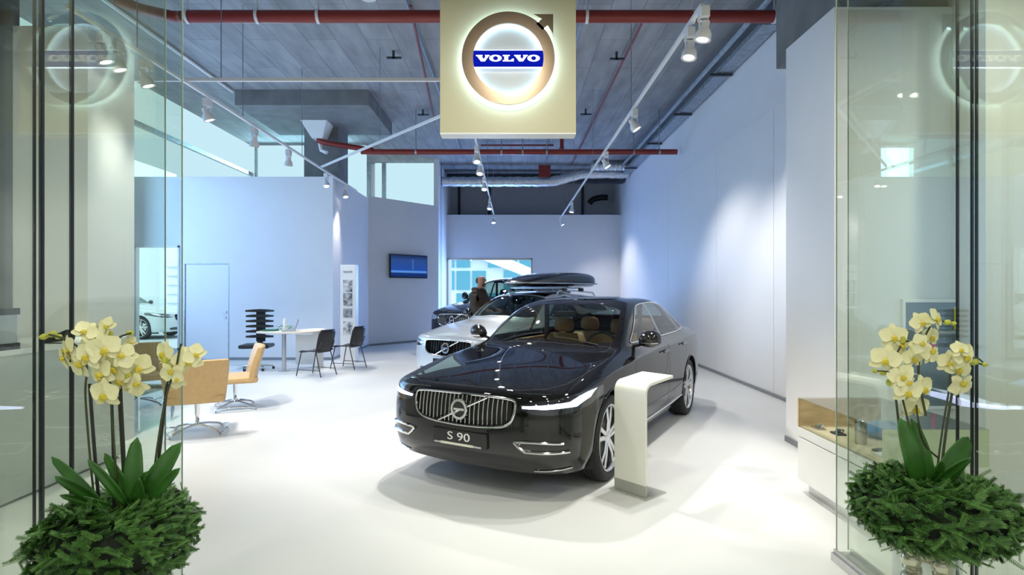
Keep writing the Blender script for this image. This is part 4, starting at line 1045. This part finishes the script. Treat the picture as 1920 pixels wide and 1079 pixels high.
# ------------------------------------------------------------------ lounge chairs and glass table
def lounge(loc,rz,label):
    t=thing('lounge_chair',label,'chair',loc,rz,'tan leather swivel chairs in the lounge')
    MB().box((-.29,-.30,.37),(.29,.27,.46)).build('seat',M_tan,t,bevel=.03,seg=3)
    b=MB(); rows=[]
    for (z_,y0,y1,w__) in ((.37,.19,.27,.29),(.55,.21,.30,.31),(.72,.26,.35,.33),(.86,.31,.385,.335)):
        n_=8; r=[(-w__+2*w__*j/n_,y0+.05*(abs(-1+2*j/n_)**2)*-1+.0,z_) for j in range(n_+1)]+[(w__-2*w__*j/n_,y1-.05*(abs(1-2*j/n_)**2),z_) for j in range(n_+1)]
        rows.append(r)
    b.grid(rows,closed=True); b.add(rows[0],[tuple(range(18))]); b.add(rows[-1],[tuple(range(18))]); b.build('backrest',M_tan,t,bevel=.02,seg=3)
    MB().lathe([(0,.37),(.07,.37),(.07,.355),(.028,.35),(.026,.2),(.019,.2),(.019,.12),(.035,.10),(.035,.085),(0,.085)],18).build('pedestal',M_chrome,t,smooth=True)
    for i in range(4):
        a=PI/4+PI/2*i; dx,dy=math.cos(a),math.sin(a)
        MB().tube(smoothpts([(dx*.02,dy*.02,.10),(dx*.15,dy*.15,.085),(dx*.30,dy*.30,.045),(dx*.345,dy*.345,.008)],4),.013,8).build('base_leg',M_chrome,t,smooth=True)
    for s_ in (-1,1):
        MB().tube(smoothpts([(s_*.244,-.244,.03),(s_*.30,-.12,.06),(s_*.31,0,.07),(s_*.30,.12,.06),(s_*.244,.244,.03)],4),.009,8).build('base_loop',M_chrome,t,smooth=True)
    return t
q=floorpt(441,766); lounge((q.x,q.y,0),math.radians(-62),'tan leather swivel chair turned sideways, furthest from the glass table')
q=floorpt(370,812); lounge((q.x,q.y,0),math.radians(205),'tan leather swivel chair seen from behind, right beside the glass panel edge')
lounge((-5.25,7.9,0),math.radians(40),'tan leather swivel chair behind the glass table, seen through the glass')
tb=thing('glass_table','low glass table with steel legs among the tan chairs','table',(-4.65,6.75,0))
MB().box((-.45,-.40,.42),(.45,.40,.432)).build('table_top',glass('table_glass',(.72,.86,.82)),tb,bevel=.002)
for sx in (-1,1):
    for sy in (-1,1): MB().box((sx*.38-.015,sy*.33-.015,0),(sx*.38+.015,sy*.33+.015,.42)).build('leg',M_chrome,tb)
MB().box((-.38,-.345,.39),(.38,-.315,.42)).box((-.38,.315,.39),(.38,.345,.42)).build('table_frame',M_chrome,tb)
# ------------------------------------------------------------------ reception counter
rcn=thing('reception_counter','long white reception counter behind the left glass panel','counter',(-4.4,3.6,0))
MB().box((-.45,-2.2,.02),(.60,1.88,1.13)).build('body',mat('counter_front',(.60,.62,.60),.45,noise=.02),rcn,bevel=.004)
MB().box((-.47,-2.22,1.13),(.63,1.9,1.17)).build('counter_top',M_white,rcn,bevel=.004)
MB().box((-.43,-2.18,0),(.58,1.86,.02)).build('plinth',M_base,rcn)
cs=thing('flight_case','silver metal case with black corners standing on the reception counter','case',(-3.98,4.23,1.17),math.radians(-3))
MB().box((-.20,-.1,0.01),(.18,.10,.30)).build('shell',mat('case_alu',(.62,.64,.66),.3,.5,noise=.03),cs,bevel=.006)
for x in (-.20,.165):
    for z_ in (0,.265): MB().box((x-.006,-.107,z_),(x+.03,.107,z_+.05)).build('corner_guard',M_black,cs,bevel=.004)
MB().box((-.20,-.104,.0),(.18,-.10,.014)).build('edge_strip',M_black,cs)
MB().tube([(-.05,0,.30),(-.05,0,.325),(.05,0,.325),(.05,0,.30)],.008,6).build('handle',M_black,cs)
o=MB().box((-.22,-.06,1.17),(-.02,.10,1.36)).build('black_bag',M_black,bevel=.03); o.location=(-4.17,4.0,0); tag(o,'black bag beside the silver case on the counter','bag')
b=MB(); b.add([(-.1,0,0),(.1,0,.02),(.12,.12,.02),(-.1,.12,0),(-.09,.05,.03),(.13,.0,.12),(.14,.12,.12),(-.08,.12,.06)],[(0,1,2,3),(4,7,6,5),(0,4,5,1),(1,5,6,2),(2,6,7,3),(3,7,4,0)])
o=b.build('shoe_accessory',M_black,bevel=.01); o.name='desk_phone'; o.location=(-3.90,4.75,1.17); tag(o,'dark desk phone on the reception counter near the flower buds','phone')
# ------------------------------------------------------------------ display counter right
a0,a1=2.31,2.97; y0,y1=3.50,4.55; zt=.757
dc=thing('display_counter','white display counter with glass vitrine on top at the right of the entrance','counter',(a0,y0,0))
X1,Y1=a1-a0,y1-y0
M_lam=mat('white_laminate',(.84,.84,.82),.35,noise=.01)
MB().box((0,0,.10),(X1,Y1,.44)).build('cabinet',M_lam,dc,bevel=.003)
MB().box((.0,0,.448),(X1,Y1,.52)).build('drawer',M_lam,dc,bevel=.003)
MB().box((.06,.04,0),(X1-.05,Y1-.06,.10)).build('plinth',M_steel,dc)
M_wood=mat('light_oak',(.62,.44,.24),.45,noise=.15,nscale=5,stretch=(1,.3,6))
M_wood2=mat('pale_birch',(.78,.66,.46),.45,noise=.06,nscale=5,stretch=(6,.3,1))
MB().box((.01,.012,.52),(X1-.01,Y1-.02,.53)).build('vitrine_floor',M_wood2,dc)
MB().box((.0,Y1-.02,.52),(X1,Y1,.75)).build('end_panel',M_wood,dc)
M_gn=mat('green_white_panel',(.62,.68,.52),.35,noise=.01)
MB().box((0,0,.52),(X1,.012,zt-.006)).build('end_panel',M_gn,dc)
for a,b_,nm in (((0,0,zt-.006),(X1,Y1,zt),'vitrine_top'),((0,.012,.52),(.006,Y1-.02,zt-.006),'vitrine_front'),((X1-.006,.012,.52),(X1,Y1-.02,zt-.006),'vitrine_back')):
    MB().box(a,b_).build(nm,M_clear,dc)
def onctr(x,y): return (a0+x,y0+y,.531)
M_blue=mat('blue_cloth',(.06,.28,.6),.8,noise=.15)
for i,(x,y) in enumerate(((.10,.93),(.16,.76))):
    b=MB().box((-.035,-.05,0),(.035,.05,.012)).box((-.012,-.02,.012),(.012,.02,.03)).tube([(0,-.05,.02),(.03,-.02,.035),(0,.03,.03)],.006,6)
    o=b.build('key_ring',M_steel if i==0 else M_dark,bevel=.003); o.location=onctr(x,y); tag(o,['silver key ring at the far end of the glass vitrine','dark key ring second from the far end of the glass vitrine'][i],'key ring')
o=MB().lathe([(0,0),(.035,0),(.038,.005),(.038,.165),(.033,.17),(0,.17)],24).build('steel_tumbler',M_steel,smooth=True); o.location=onctr(.17,.50); tag(o,'brushed steel tumbler in the glass vitrine','tumbler')
b=MB().ball((0,0,.06),.13,16,(1.1,.9,.5)); b.ball((.12,-.05,.03),.08,12,(1,1,.4)); o=b.build('blue_cap',M_blue,smooth=True); o.location=onctr(.44,.66); tag(o,'folded bright blue cap behind the tumbler in the vitrine','cap')
b=MB().ball((0,0,.04),.08,14,(1,.9,.55)).prism([(x*.07,-.05-.09*math.sin(t)) for t,x in [(PI*i/8,math.cos(PI*i/8)) for i in range(9)]],.015,.022)
o=b.build('dark_cap',mat('navy_cloth',(.02,.03,.06),.8,noise=.1),smooth=True); o.location=onctr(.36,.42); tag(o,'dark navy cap in the near part of the vitrine','cap')
for x,y,rz,l,m in ((.20,.27,.3,'black folding wallet lying flat in the vitrine',M_dark),(.14,.18,.1,'white booklet lying in the vitrine',M_white),(.26,.10,-.2,'grey gadget at the near end of the vitrine',M_galv)):
    o=MB().box((-.05,-.07,0),(.05,.07,.014)).build('booklet' if 'booklet' in l else 'wallet' if 'wallet' in l else 'gadget',m,bevel=.003); o.location=onctr(x,y); o.rotation_euler=(0,0,rz); tag(o,l,'accessory')
# board added on the pillar front in place of a reflection in the glass
nb=thing('reflection_board','grey framed board with coloured patches standing in for a reflection in the right glass','board',(W(1752,0,5.13).x,5.13,W(0,664,5.13).z))
MB().box((-.30,-.02,-.50),(.30,.02,.50)).build('frame',M_white,nb,bevel=.004)
MB().box((-.275,-.024,-.47),(.275,-.02,.47)).build('board',mat('slate_board',(.16,.19,.23),.3,noise=.1,nscale=2),nb)
MB().box((.16,-.028,.22),(.25,-.024,.43)).build('yellow_patch',mat('patch_yellow',(.85,.7,.03),.5,noise=.02),nb)
MB().box((-.05,-.028,-.03),(-.01,-.024,.12)).build('pink_patch',mat('patch_pink',(.8,.03,.25),.5,noise=.02),nb)

# ------------------------------------------------------------------ person
def person():
    V={}; vs=[]; es=[]; rs=[]
    def j(n,p,r): V[n]=len(vs); vs.append(Vector(p)); rs.append(r)
    def e(*a):
        for x,y in zip(a[:-1],a[1:]): es.append((V[x],V[y]))
    # faces +X, leaning a little forward; z up
    j('pel',(0,0,.98),(.15,.17)); j('wst',(.01,0,1.12),(.145,.175)); j('chs',(.05,0,1.34),(.15,.21)); j('shc',(.06,0,1.50),(.11,.17)); j('nck',(.09,0,1.585),(.065,.065))
    j('hd0',(.11,0,1.68),(.085,.075)); j('hd1',(.12,0,1.77),(.10,.082)); j('hd2',(.115,0,1.84),(.075,.065))
    for s,n in ((1,'l'),(-1,'r')):
        j('hip'+n,(0,.10*s,.92),(.11,.11)); j('kne'+n,(.03,.12*s,.50),(.07,.07)); j('ank'+n,(-.02,.13*s,.10),(.05,.05)); j('toe'+n,(.17,.15*s,.045),(.045,.05))
        j('shd'+n,(.06,.21*s,1.47),(.085,.085)); j('elb'+n,(.12,.29*s,1.20),(.062,.062)); j('wri'+n,(.34,.20*s,1.16),(.042,.042)); j('plm'+n,(.42,.18*s,1.15),(.026,.045)); 
        e('pel','hip'+n,'kne'+n,'ank'+n,'toe'+n); e('shc','shd'+n,'elb'+n,'wri'+n,'plm'+n)
        for q in range(4):
            j('f%d%s'%(q,n),(.47,(.18+(q-1.5)*.019)*s,1.145),(.009,.009)); j('g%d%s'%(q,n),(.505-.004*abs(q-1.5),(.18+(q-1.5)*.020)*s,1.125),(.008,.008)); e('plm'+n,'f%d%s'%(q,n),'g%d%s'%(q,n))
        j('t0'+n,(.41,(.18-.045)*s,1.14),(.011,.011)); j('t1'+n,(.45,(.18-.06)*s,1.125),(.009,.009)); e('plm'+n,'t0'+n,'t1'+n)
    e('pel','wst','chs','shc','nck','hd0','hd1','hd2')
    me=bpy.data.meshes.new('person'); me.from_pydata(vs,es,[]); o=bpy.data.objects.new('person',me); COL.objects.link(o)
    m=o.modifiers.new('skin','SKIN'); 
    for i,r in enumerate(rs): me.skin_vertices[0].data[i].radius=r
    me.skin_vertices[0].data[0].use_root=True
    s=o.modifiers.new('sub','SUBSURF'); s.levels=2; s.render_levels=2
    bpy.context.view_layer.update()
    m2=bpy.data.meshes.new_from_object(o.evaluated_get(bpy.context.evaluated_depsgraph_get())); bpy.data.objects.remove(o)
    mats=[mat('brown_jacket',(.075,.052,.035),.85,noise=.25,nscale=25,bump=.3),mat('skin',(.55,.28,.20),.5,noise=.05),mat('dark_trousers',(.03,.032,.04),.8,noise=.1),mat('shoe_leather',(.02,.015,.012),.4,noise=.05)]
    for x in mats: m2.materials.append(x)
    for p in m2.polygons:
        c=p.center; p.use_smooth=True
        p.material_index=1 if (c.z>1.585 or c.x>.36) else 3 if c.z<.09 else 2 if c.z<.95 else 0
    b=bpy.data.objects.new('person',m2); COL.objects.link(b)
    # jacket hem and hood collar, ears, nose, cropped hair and beard
    MB().tube([(.02+.17*math.cos(t),.205*math.sin(t),.93+.01*math.sin(3*t)) for t in [2*PI*i/24 for i in range(24)]],.035,8,closed=True).build('jacket_hem',mats[0],b,smooth=True)
    MB().tube([(.055+.105*math.cos(t),.13*math.sin(t),1.555+(-.02*math.cos(t))) for t in [2*PI*i/20 for i in range(20)]],.042,8,closed=True).build('hood',mats[0],b,smooth=True)
    f=MB()
    for s in (-1,1): f.ball((.10,.083*s,1.745),.026,8,(.8,.35,1.2))
    f.ball((.215,0,1.74),.02,8,(1,.7,1.3)); f.build('ears_and_nose',mats[1],b,smooth=True)
    f=MB()
    for s in (-1,1): f.ball((.197,.034*s,1.765),.011,8)
    f.build('eyes',M_black,b,smooth=True)
    mat('cropped_hair',(.16,.08,.05),.9,noise=.2,nscale=60)
    f=MB().ball((.055,0,1.745),.088,14,(.75,.93,.85)); f.build('cropped_hair',MATS['cropped_hair'],b,smooth=True)
    MB().ball((.165,0,1.665),.055,10,(.8,1.05,.8)).build('beard',MATS['cropped_hair'],b,smooth=True)
    return b
pr=person(); pr.location=(-.74,11.75,0); pr.rotation_euler=(0,0,math.radians(-28)); pr.scale=(1.03,1.03,1.045)
tag(pr,'bald bearded person in a brown hooded jacket standing between the parked cars','person')

# ------------------------------------------------------------------ orchid arrangements
M_leaf=mat('orchid_leaf',(.03,.12,.015),.35,noise=.25,nscale=12,coat=.2)
M_petal=mat('cream_petal',(.82,.80,.50),.6,noise=.06,nscale=20,trans=.3)
M_lip=mat('yellow_lip',(.62,.50,.04),.5,noise=.4,nscale=60)
M_stem=mat('dark_stem',(.035,.045,.012),.5,noise=.3,nscale=30)
M_stake=mat('black_stake',(.01,.012,.01),.5,noise=.1)
M_bud=mat('green_bud',(.42,.44,.06),.45,noise=.2,nscale=40)
def fir_mat():
    m=bpy.data.materials.new('fir_needles'); m.use_nodes=True; nt=m.node_tree; p=nt.nodes['Principled BSDF']; p.inputs['Roughness'].default_value=.55
    g=nt.nodes.new('ShaderNodeTexNoise'); g.inputs['Scale'].default_value=38; tc=nt.nodes.new('ShaderNodeTexCoord'); r=nt.nodes.new('ShaderNodeValToRGB')
    r.color_ramp.elements[0].position=.35; r.color_ramp.elements[0].color=(.06,.12,.03,1); r.color_ramp.elements[1].position=.68; r.color_ramp.elements[1].color=(.22,.36,.10,1)
    nt.links.new(tc.outputs['Object'],g.inputs['Vector']); nt.links.new(g.outputs['Fac'],r.inputs[0]); nt.links.new(r.outputs[0],p.inputs['Base Color']); return m
M_fir=fir_mat()
petal_mesh={}
def petal(w,l,curl,name,m):
    if name not in petal_mesh:
        rows=[]
        for i in range(7):
            t=i/6; hw_=w*(math.sin(PI*min(1,t*.95+.05))**.6)*(.75+.25*math.sin(PI*t)) if 0<t<1 else w*(.18 if t==0 else .25)
            rows.append([(x*hw_,t*l,curl*t*t*l+.14*hw_*(x*x)-.04*l*math.sin(PI*t)) for x in (-1,-.5,0,.5,1)])
        b=MB().grid(rows); o=b.build(name,m,smooth=True); petal_mesh[name]=o.data; bpy.data.objects.remove(o)
    return petal_mesh[name]
petal(.30,.52,-.10,'petal',M_petal); petal(.19,.52,-.15,'sepal',M_petal)
lb=MB().ball((0,-.05,.10),.10,8,(1,1.1,.9)).ball((-.08,-.10,.10),.05,6).ball((.08,-.10,.10),.05,6).tube([(0,-.08,.08),(0,-.18,.12),(0,-.24,.05)],[.05,.04,.015],6)
_o=lb.build('lip',M_lip,smooth=True); lipm=_o.data; bpy.data.objects.remove(_o)
def flower(parent,pos,size,yaw,pitch,roll):
    f=bpy.data.objects.new('flower',None); COL.objects.link(f); f.parent=parent; f.location=Vector(pos)-parent.location
    # local +Z faces the viewer side
    M=Matrix.Rotation(yaw,4,'Z')@Matrix.Rotation(PI/2+pitch,4,'X')@Matrix.Rotation(roll,4,'Z')
    f.rotation_euler=M.to_euler(); f.scale=(size,)*3
    for nm,a in (('sepal',0),('sepal',2.25),('sepal',-2.25),('petal',1.15),('petal',-1.15)):
        o=bpy.data.objects.new('petal',petal_mesh[nm]); COL.objects.link(o); o.parent=f; o.rotation_euler=(0,0,a); 
        if nm=='petal': o.location=(0,0,.02)
    o=bpy.data.objects.new('lip',lipm); COL.objects.link(o); o.parent=f
    return f
def leaf(parent,base,tip,w,arch=.05,name='leaf'):
    base=Vector(base); tip=Vector(tip); d=tip-base; L=d.length; u=d.normalized(); n=Vector((0,-1,0)); s=u.cross(n).normalized(); n=s.cross(u).normalized()
    rows=[]
    for i in range(11):
        t=i/10; hw=w*1.25*(math.sin(PI*(t**.9*.86+.10))**.55)*(1-.1*t) if t<1 else .001
        c=base+d*t+Vector((0,0,1))*arch*4*t*(1-t)*L
        rows.append([c+s*hw*x-n*(.35*hw*(abs(x)))*-1 for x in (-1,-.5,0,.5,1)])
    o=MB().grid([[p-parent.location for p in r] for r in rows]).build(name,M_leaf,parent,smooth=True); o.modifiers.new('solid','SOLIDIFY').thickness=.003
    return o
def orchid(label,base,leaves,stems,flowers,buds,Y):
    t=thing('orchid_plant',label,'orchid',W(*base,Y))
    for (b,e_,w,dy,ar) in leaves: leaf(t,W(*b,Y),W(*e_,Y+dy),w,ar)
    for (pts,r) in stems:
        P=smoothpts([W(x,y,Y+dy) for x,y,dy in pts],6)
        MB().tube([p-t.location for p in P],r,6).build('stem',M_stem if r<.005 else M_stake,t,smooth=True)
    for (x,y,s,yaw,pit,rol) in flowers:
        flower(t,W(x,y,Y+random.uniform(-.06,.03)),s*Y/F,math.radians(yaw),math.radians(pit),math.radians(rol))
    for (x,y,s,a) in buds:
        c=W(x,y,Y)-t.location; r=s*Y/F/2
        BUD_=MB().ball((0,0,0),r,8,(1,1,1.35)).build('bud',M_bud,t,smooth=True); BUD_.location=c; BUD_.rotation_euler=(0,math.radians(a),0)
    return t
YL=2.0; YR=2.05
orchid('cream orchid at the left edge of the left arrangement, buds pointing left',(175,955),
 [((192,950),(97,857),.020,.0,.03),((190,945),(103,893),.020,-.08,.05),((205,950),(112,930),.013,-.05,.02),((238,945),(165,862),.017,-.03,.04)],
 [([(178,950,0),(168,850,0),(160,740,0),(163,690,0),(150,655,-.01),(118,635,-.02),(92,628,-.02)],.0035),([(186,950,.01),(176,830,.01),(168,720,.01)],.0055)],
 [(128,655,52,-30,5,20),(160,622,42,30,-20,-40),(150,682,54,-15,10,70),(165,668,56,-10,0,-10),(196,655,60,15,5,15),(182,640,50,20,-10,160),(120,672,44,-35,15,100)],
 [(82,632,12,80),(98,627,13,75),(110,632,10,70)],YL)
orchid('cream orchid in the middle of the left arrangement with the lowest blossoms',(232,965),
 [((250,940),(197,850),.019,.02,.02),((252,940),(258,820),.029,-.02,.0),((248,935),(277,884),.013,-.05,.02)],
 [([(222,955,0),(215,850,0),(208,750,0),(207,700,0),(212,660,0),(222,635,0),(245,625,-.01)],.0035),([(234,955,.02),(228,850,.02),(222,745,.02)],.003),([(236,955,.01),(232,850,.01),(226,730,.01),(228,700,0)],.0055),([(214,955,.02),(212,830,.02),(209,745,.02)],.005)],
 [(188,625,50,-25,0,10),(200,612,36,-10,-10,50),(190,700,58,-20,5,20),(215,690,60,10,10,-15),(196,740,58,-5,10,0),(232,668,46,20,-5,-90),(258,690,56,25,5,30),(254,722,48,10,15,120),(245,642,24,10,0,30),(223,715,44,0,20,60)],
 [(206,628,13,0),(244,625,11,90),(240,705,10,60)],YL)
orchid('cream orchid leaning right in the left arrangement with four blossoms',(283,955),
 [((262,950),(340,830),.030,.0,.02),((280,940),(338,878),.017,-.04,.02),((270,955),(262,895),.014,-.05,0)],
 [([(282,950,0),(292,860,0),(306,770,0),(320,715,0),(330,690,0),(336,660,0),(340,645,0)],.0035),([(290,945,.01),(300,840,.01),(312,735,.01),(318,712,.01)],.0055)],
 [(308,663,50,-25,0,-10),(352,676,54,25,0,20),(322,700,46,0,15,170),(330,712,40,10,20,100),(365,665,40,35,-5,50)],
 [(318,690,11,0),(330,690,11,40),(309,677,12,0)],YL)
orchid('tall cream orchid of the right arrangement with a cascade of blossoms',(1722,910),
 [((1722,905),(1686,783),.030,-.02,.0),((1740,905),(1708,785),.026,.02,.0)],
 [([(1722,900,0),(1712,830,0),(1700,780,0),(1691,740,0),(1690,700,0),(1682,665,0),(1700,640,0),(1722,650,0),(1740,620,0),(1752,603,0),(1780,605,0)],.0033),([(1705,900,.01),(1690,830,.01),(1680,750,.01)],.004),([(1760,860,0),(1735,835,0),(1722,790,0),(1718,760,0)],.0033),([(1736,780,.01),(1722,700,.01),(1730,640,.01)],.004),([(1694,705,-.02),(1670,698,-.02),(1645,696,-.02)],.0025)],
 [(1676,632,48,-20,0,5),(1660,675,54,-20,5,-15),(1688,648,40,-10,0,60),(1712,672,46,5,5,10),(1727,605,40,-5,-5,30),(1755,598,42,30,-10,-30),(1745,632,42,15,0,0),(1725,645,38,0,5,90),(1745,662,42,15,5,160),(1690,705,48,-10,5,20),(1702,735,52,-10,10,-5),(1730,728,50,15,5,15),(1716,765,54,0,15,0),(1700,720,40,-5,10,120)],
 [(1776,605,11,80),(1788,607,8,80),(1640,696,9,-80),(1655,699,11,-70),(1667,718,11,0),(1692,638,12,0)],YR)
orchid('short cream orchid at the back of the right arrangement, buds pointing right',(1768,905),
 [((1757,900),(1815,820),.038,.04,.0),((1745,915),(1820,858),.018,-.08,.04),((1745,910),(1765,862),.018,-.06,.0)],
 [([(1757,880,0),(1768,800,0),(1778,740,0),(1782,700,0),(1800,680,0),(1825,680,0),(1845,685,0)],.0033),([(1765,880,.01),(1775,800,.01),(1787,725,.01)],.0045),([(1800,680,0),(1830,672,-.01),(1843,680,-.01)],.0025)],
 [(1780,680,44,-20,5,0),(1808,668,52,15,0,20),(1798,692,46,0,10,-30),(1802,722,48,5,20,180),(1800,656,34,0,-20,0)],
 [(1826,679,14,80),(1846,684,9,90)],YR)
FIRS=[]
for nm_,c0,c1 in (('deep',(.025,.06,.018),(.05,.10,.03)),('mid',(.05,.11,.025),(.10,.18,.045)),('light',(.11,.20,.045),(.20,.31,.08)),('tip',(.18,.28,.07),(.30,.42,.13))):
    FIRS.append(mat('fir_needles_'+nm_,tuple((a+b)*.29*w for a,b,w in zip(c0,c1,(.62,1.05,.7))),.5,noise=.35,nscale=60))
def wreath(label,c,R,hz,seed):
    rnd=random.Random(seed)
    t=thing('fir_wreath',label,'wreath',c)
    b=MB(); rows=[]
    for i in range(24):
        a=2*PI*i/24; rows.append([((R*.5+R*.30*math.cos(q))*math.cos(a),(R*.5+R*.30*math.cos(q))*math.sin(a),hz*.62*math.sin(q)) for q in [2*PI*k/10 for k in range(10)]])
    rows.append(rows[0]); b.grid(rows,closed=True); b.build('wreath_core',mat('twig_gap_shade',(.008,.015,.006),.9,noise=.3,nscale=40),t)  # near-black core colour stands for the shade in gaps between twigs
    vs=[]; fs=[]; ms=[]
    for k in range(2100):
        a=rnd.random()*2*PI; q=rnd.uniform(-.62*PI,.98*PI); lay=rnd.random()
        rr=R*.5+R*(.30+.14*lay)*math.cos(q); p=Vector((rr*math.cos(a),rr*math.sin(a),hz*(.62+.26*lay)*math.sin(q)))
        out=Vector((math.cos(a)*math.cos(q),math.sin(a)*math.cos(q),math.sin(q)))
        tang=Vector((-math.sin(a),math.cos(a),0))*rnd.choice((1,1,-1)); dn=Vector((-math.cos(a)*math.sin(q),-math.sin(a)*math.sin(q),math.cos(q)))
        d=(tang*rnd.uniform(.3,1)+dn*rnd.uniform(-.8,.5)+out*rnd.uniform(.0,.45)).normalized()
        L=rnd.uniform(.04,.075); side=d.cross(out).normalized(); up=side.cross(d)
        if up.dot(out)<0: up=-up
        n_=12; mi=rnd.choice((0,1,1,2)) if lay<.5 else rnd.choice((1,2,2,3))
        for i in range(n_):
            s0=p+d*L*(i/n_)
            for sg,ln in ((-1,1),(1,1),(-.45,.95),(.45,.95)):
                nd=(side*sg+d*.8+up*(.2 if abs(sg)==1 else .7)).normalized(); nl=.0135*ln*(1-.3*i/n_); wv=nd.cross(up if abs(sg)==1 else out).normalized()*.0013
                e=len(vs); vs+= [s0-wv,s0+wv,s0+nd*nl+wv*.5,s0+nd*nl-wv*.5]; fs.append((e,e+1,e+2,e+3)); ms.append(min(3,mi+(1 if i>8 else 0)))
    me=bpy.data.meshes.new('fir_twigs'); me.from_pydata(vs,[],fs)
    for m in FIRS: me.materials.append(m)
    me.polygons.foreach_set('material_index',ms); o=bpy.data.objects.new('fir_twigs',me); COL.objects.link(o); o.parent=t; o['kind']='stuff'
    return t
M_ball=mat('pearl_ball',(.72,.68,.52),.18,.75,noise=.05,nscale=6)
def vase(c,r,h,label,side):
    v=MB().lathe([(r-.004,.012),(r-.004,h),(r,h),(r,0),(0,0)],40).build('glass_vase',M_clear,smooth=True); v.location=c; tag(v,label,'vase')
    k=0; rnd=random.Random(3)
    z_=.045
    while z_<h-.05:
        n_=4 if k%2==0 else 3
        for i in range(n_):
            a=2*PI*i/n_+k*.8; rb=.034; rr=r-.006-rb if n_==4 else (r-.006-rb)*.82
            o=MB().ball((0,0,0),rb,16).build('glass_bauble',M_ball,smooth=True); o.location=(c[0]+rr*math.cos(a),c[1]+rr*math.sin(a),c[2]+z_)
            tag(o,'pearly silver gold bauble inside the glass vase %s'%side,'bauble',group='baubles in the vase %s'%side)
        z_+=.066; k+=1
cR=W(1748,955,YR); cL=W(218,1010,YL)
wreath('round green fir wreath under the orchids of the right arrangement',cR,.268,.125,1)
wreath('round green fir wreath under the orchids of the left arrangement',cL,.268,.145,2)
vase((W(1737,0,YR).x,YR,0),.104,cR.z-.05,'clear glass cylinder vase of pearly baubles under the right wreath','under the right wreath')
vase((cL.x,YL,0),.104,cL.z-.05,'clear glass cylinder vase under the left wreath','under the left wreath')
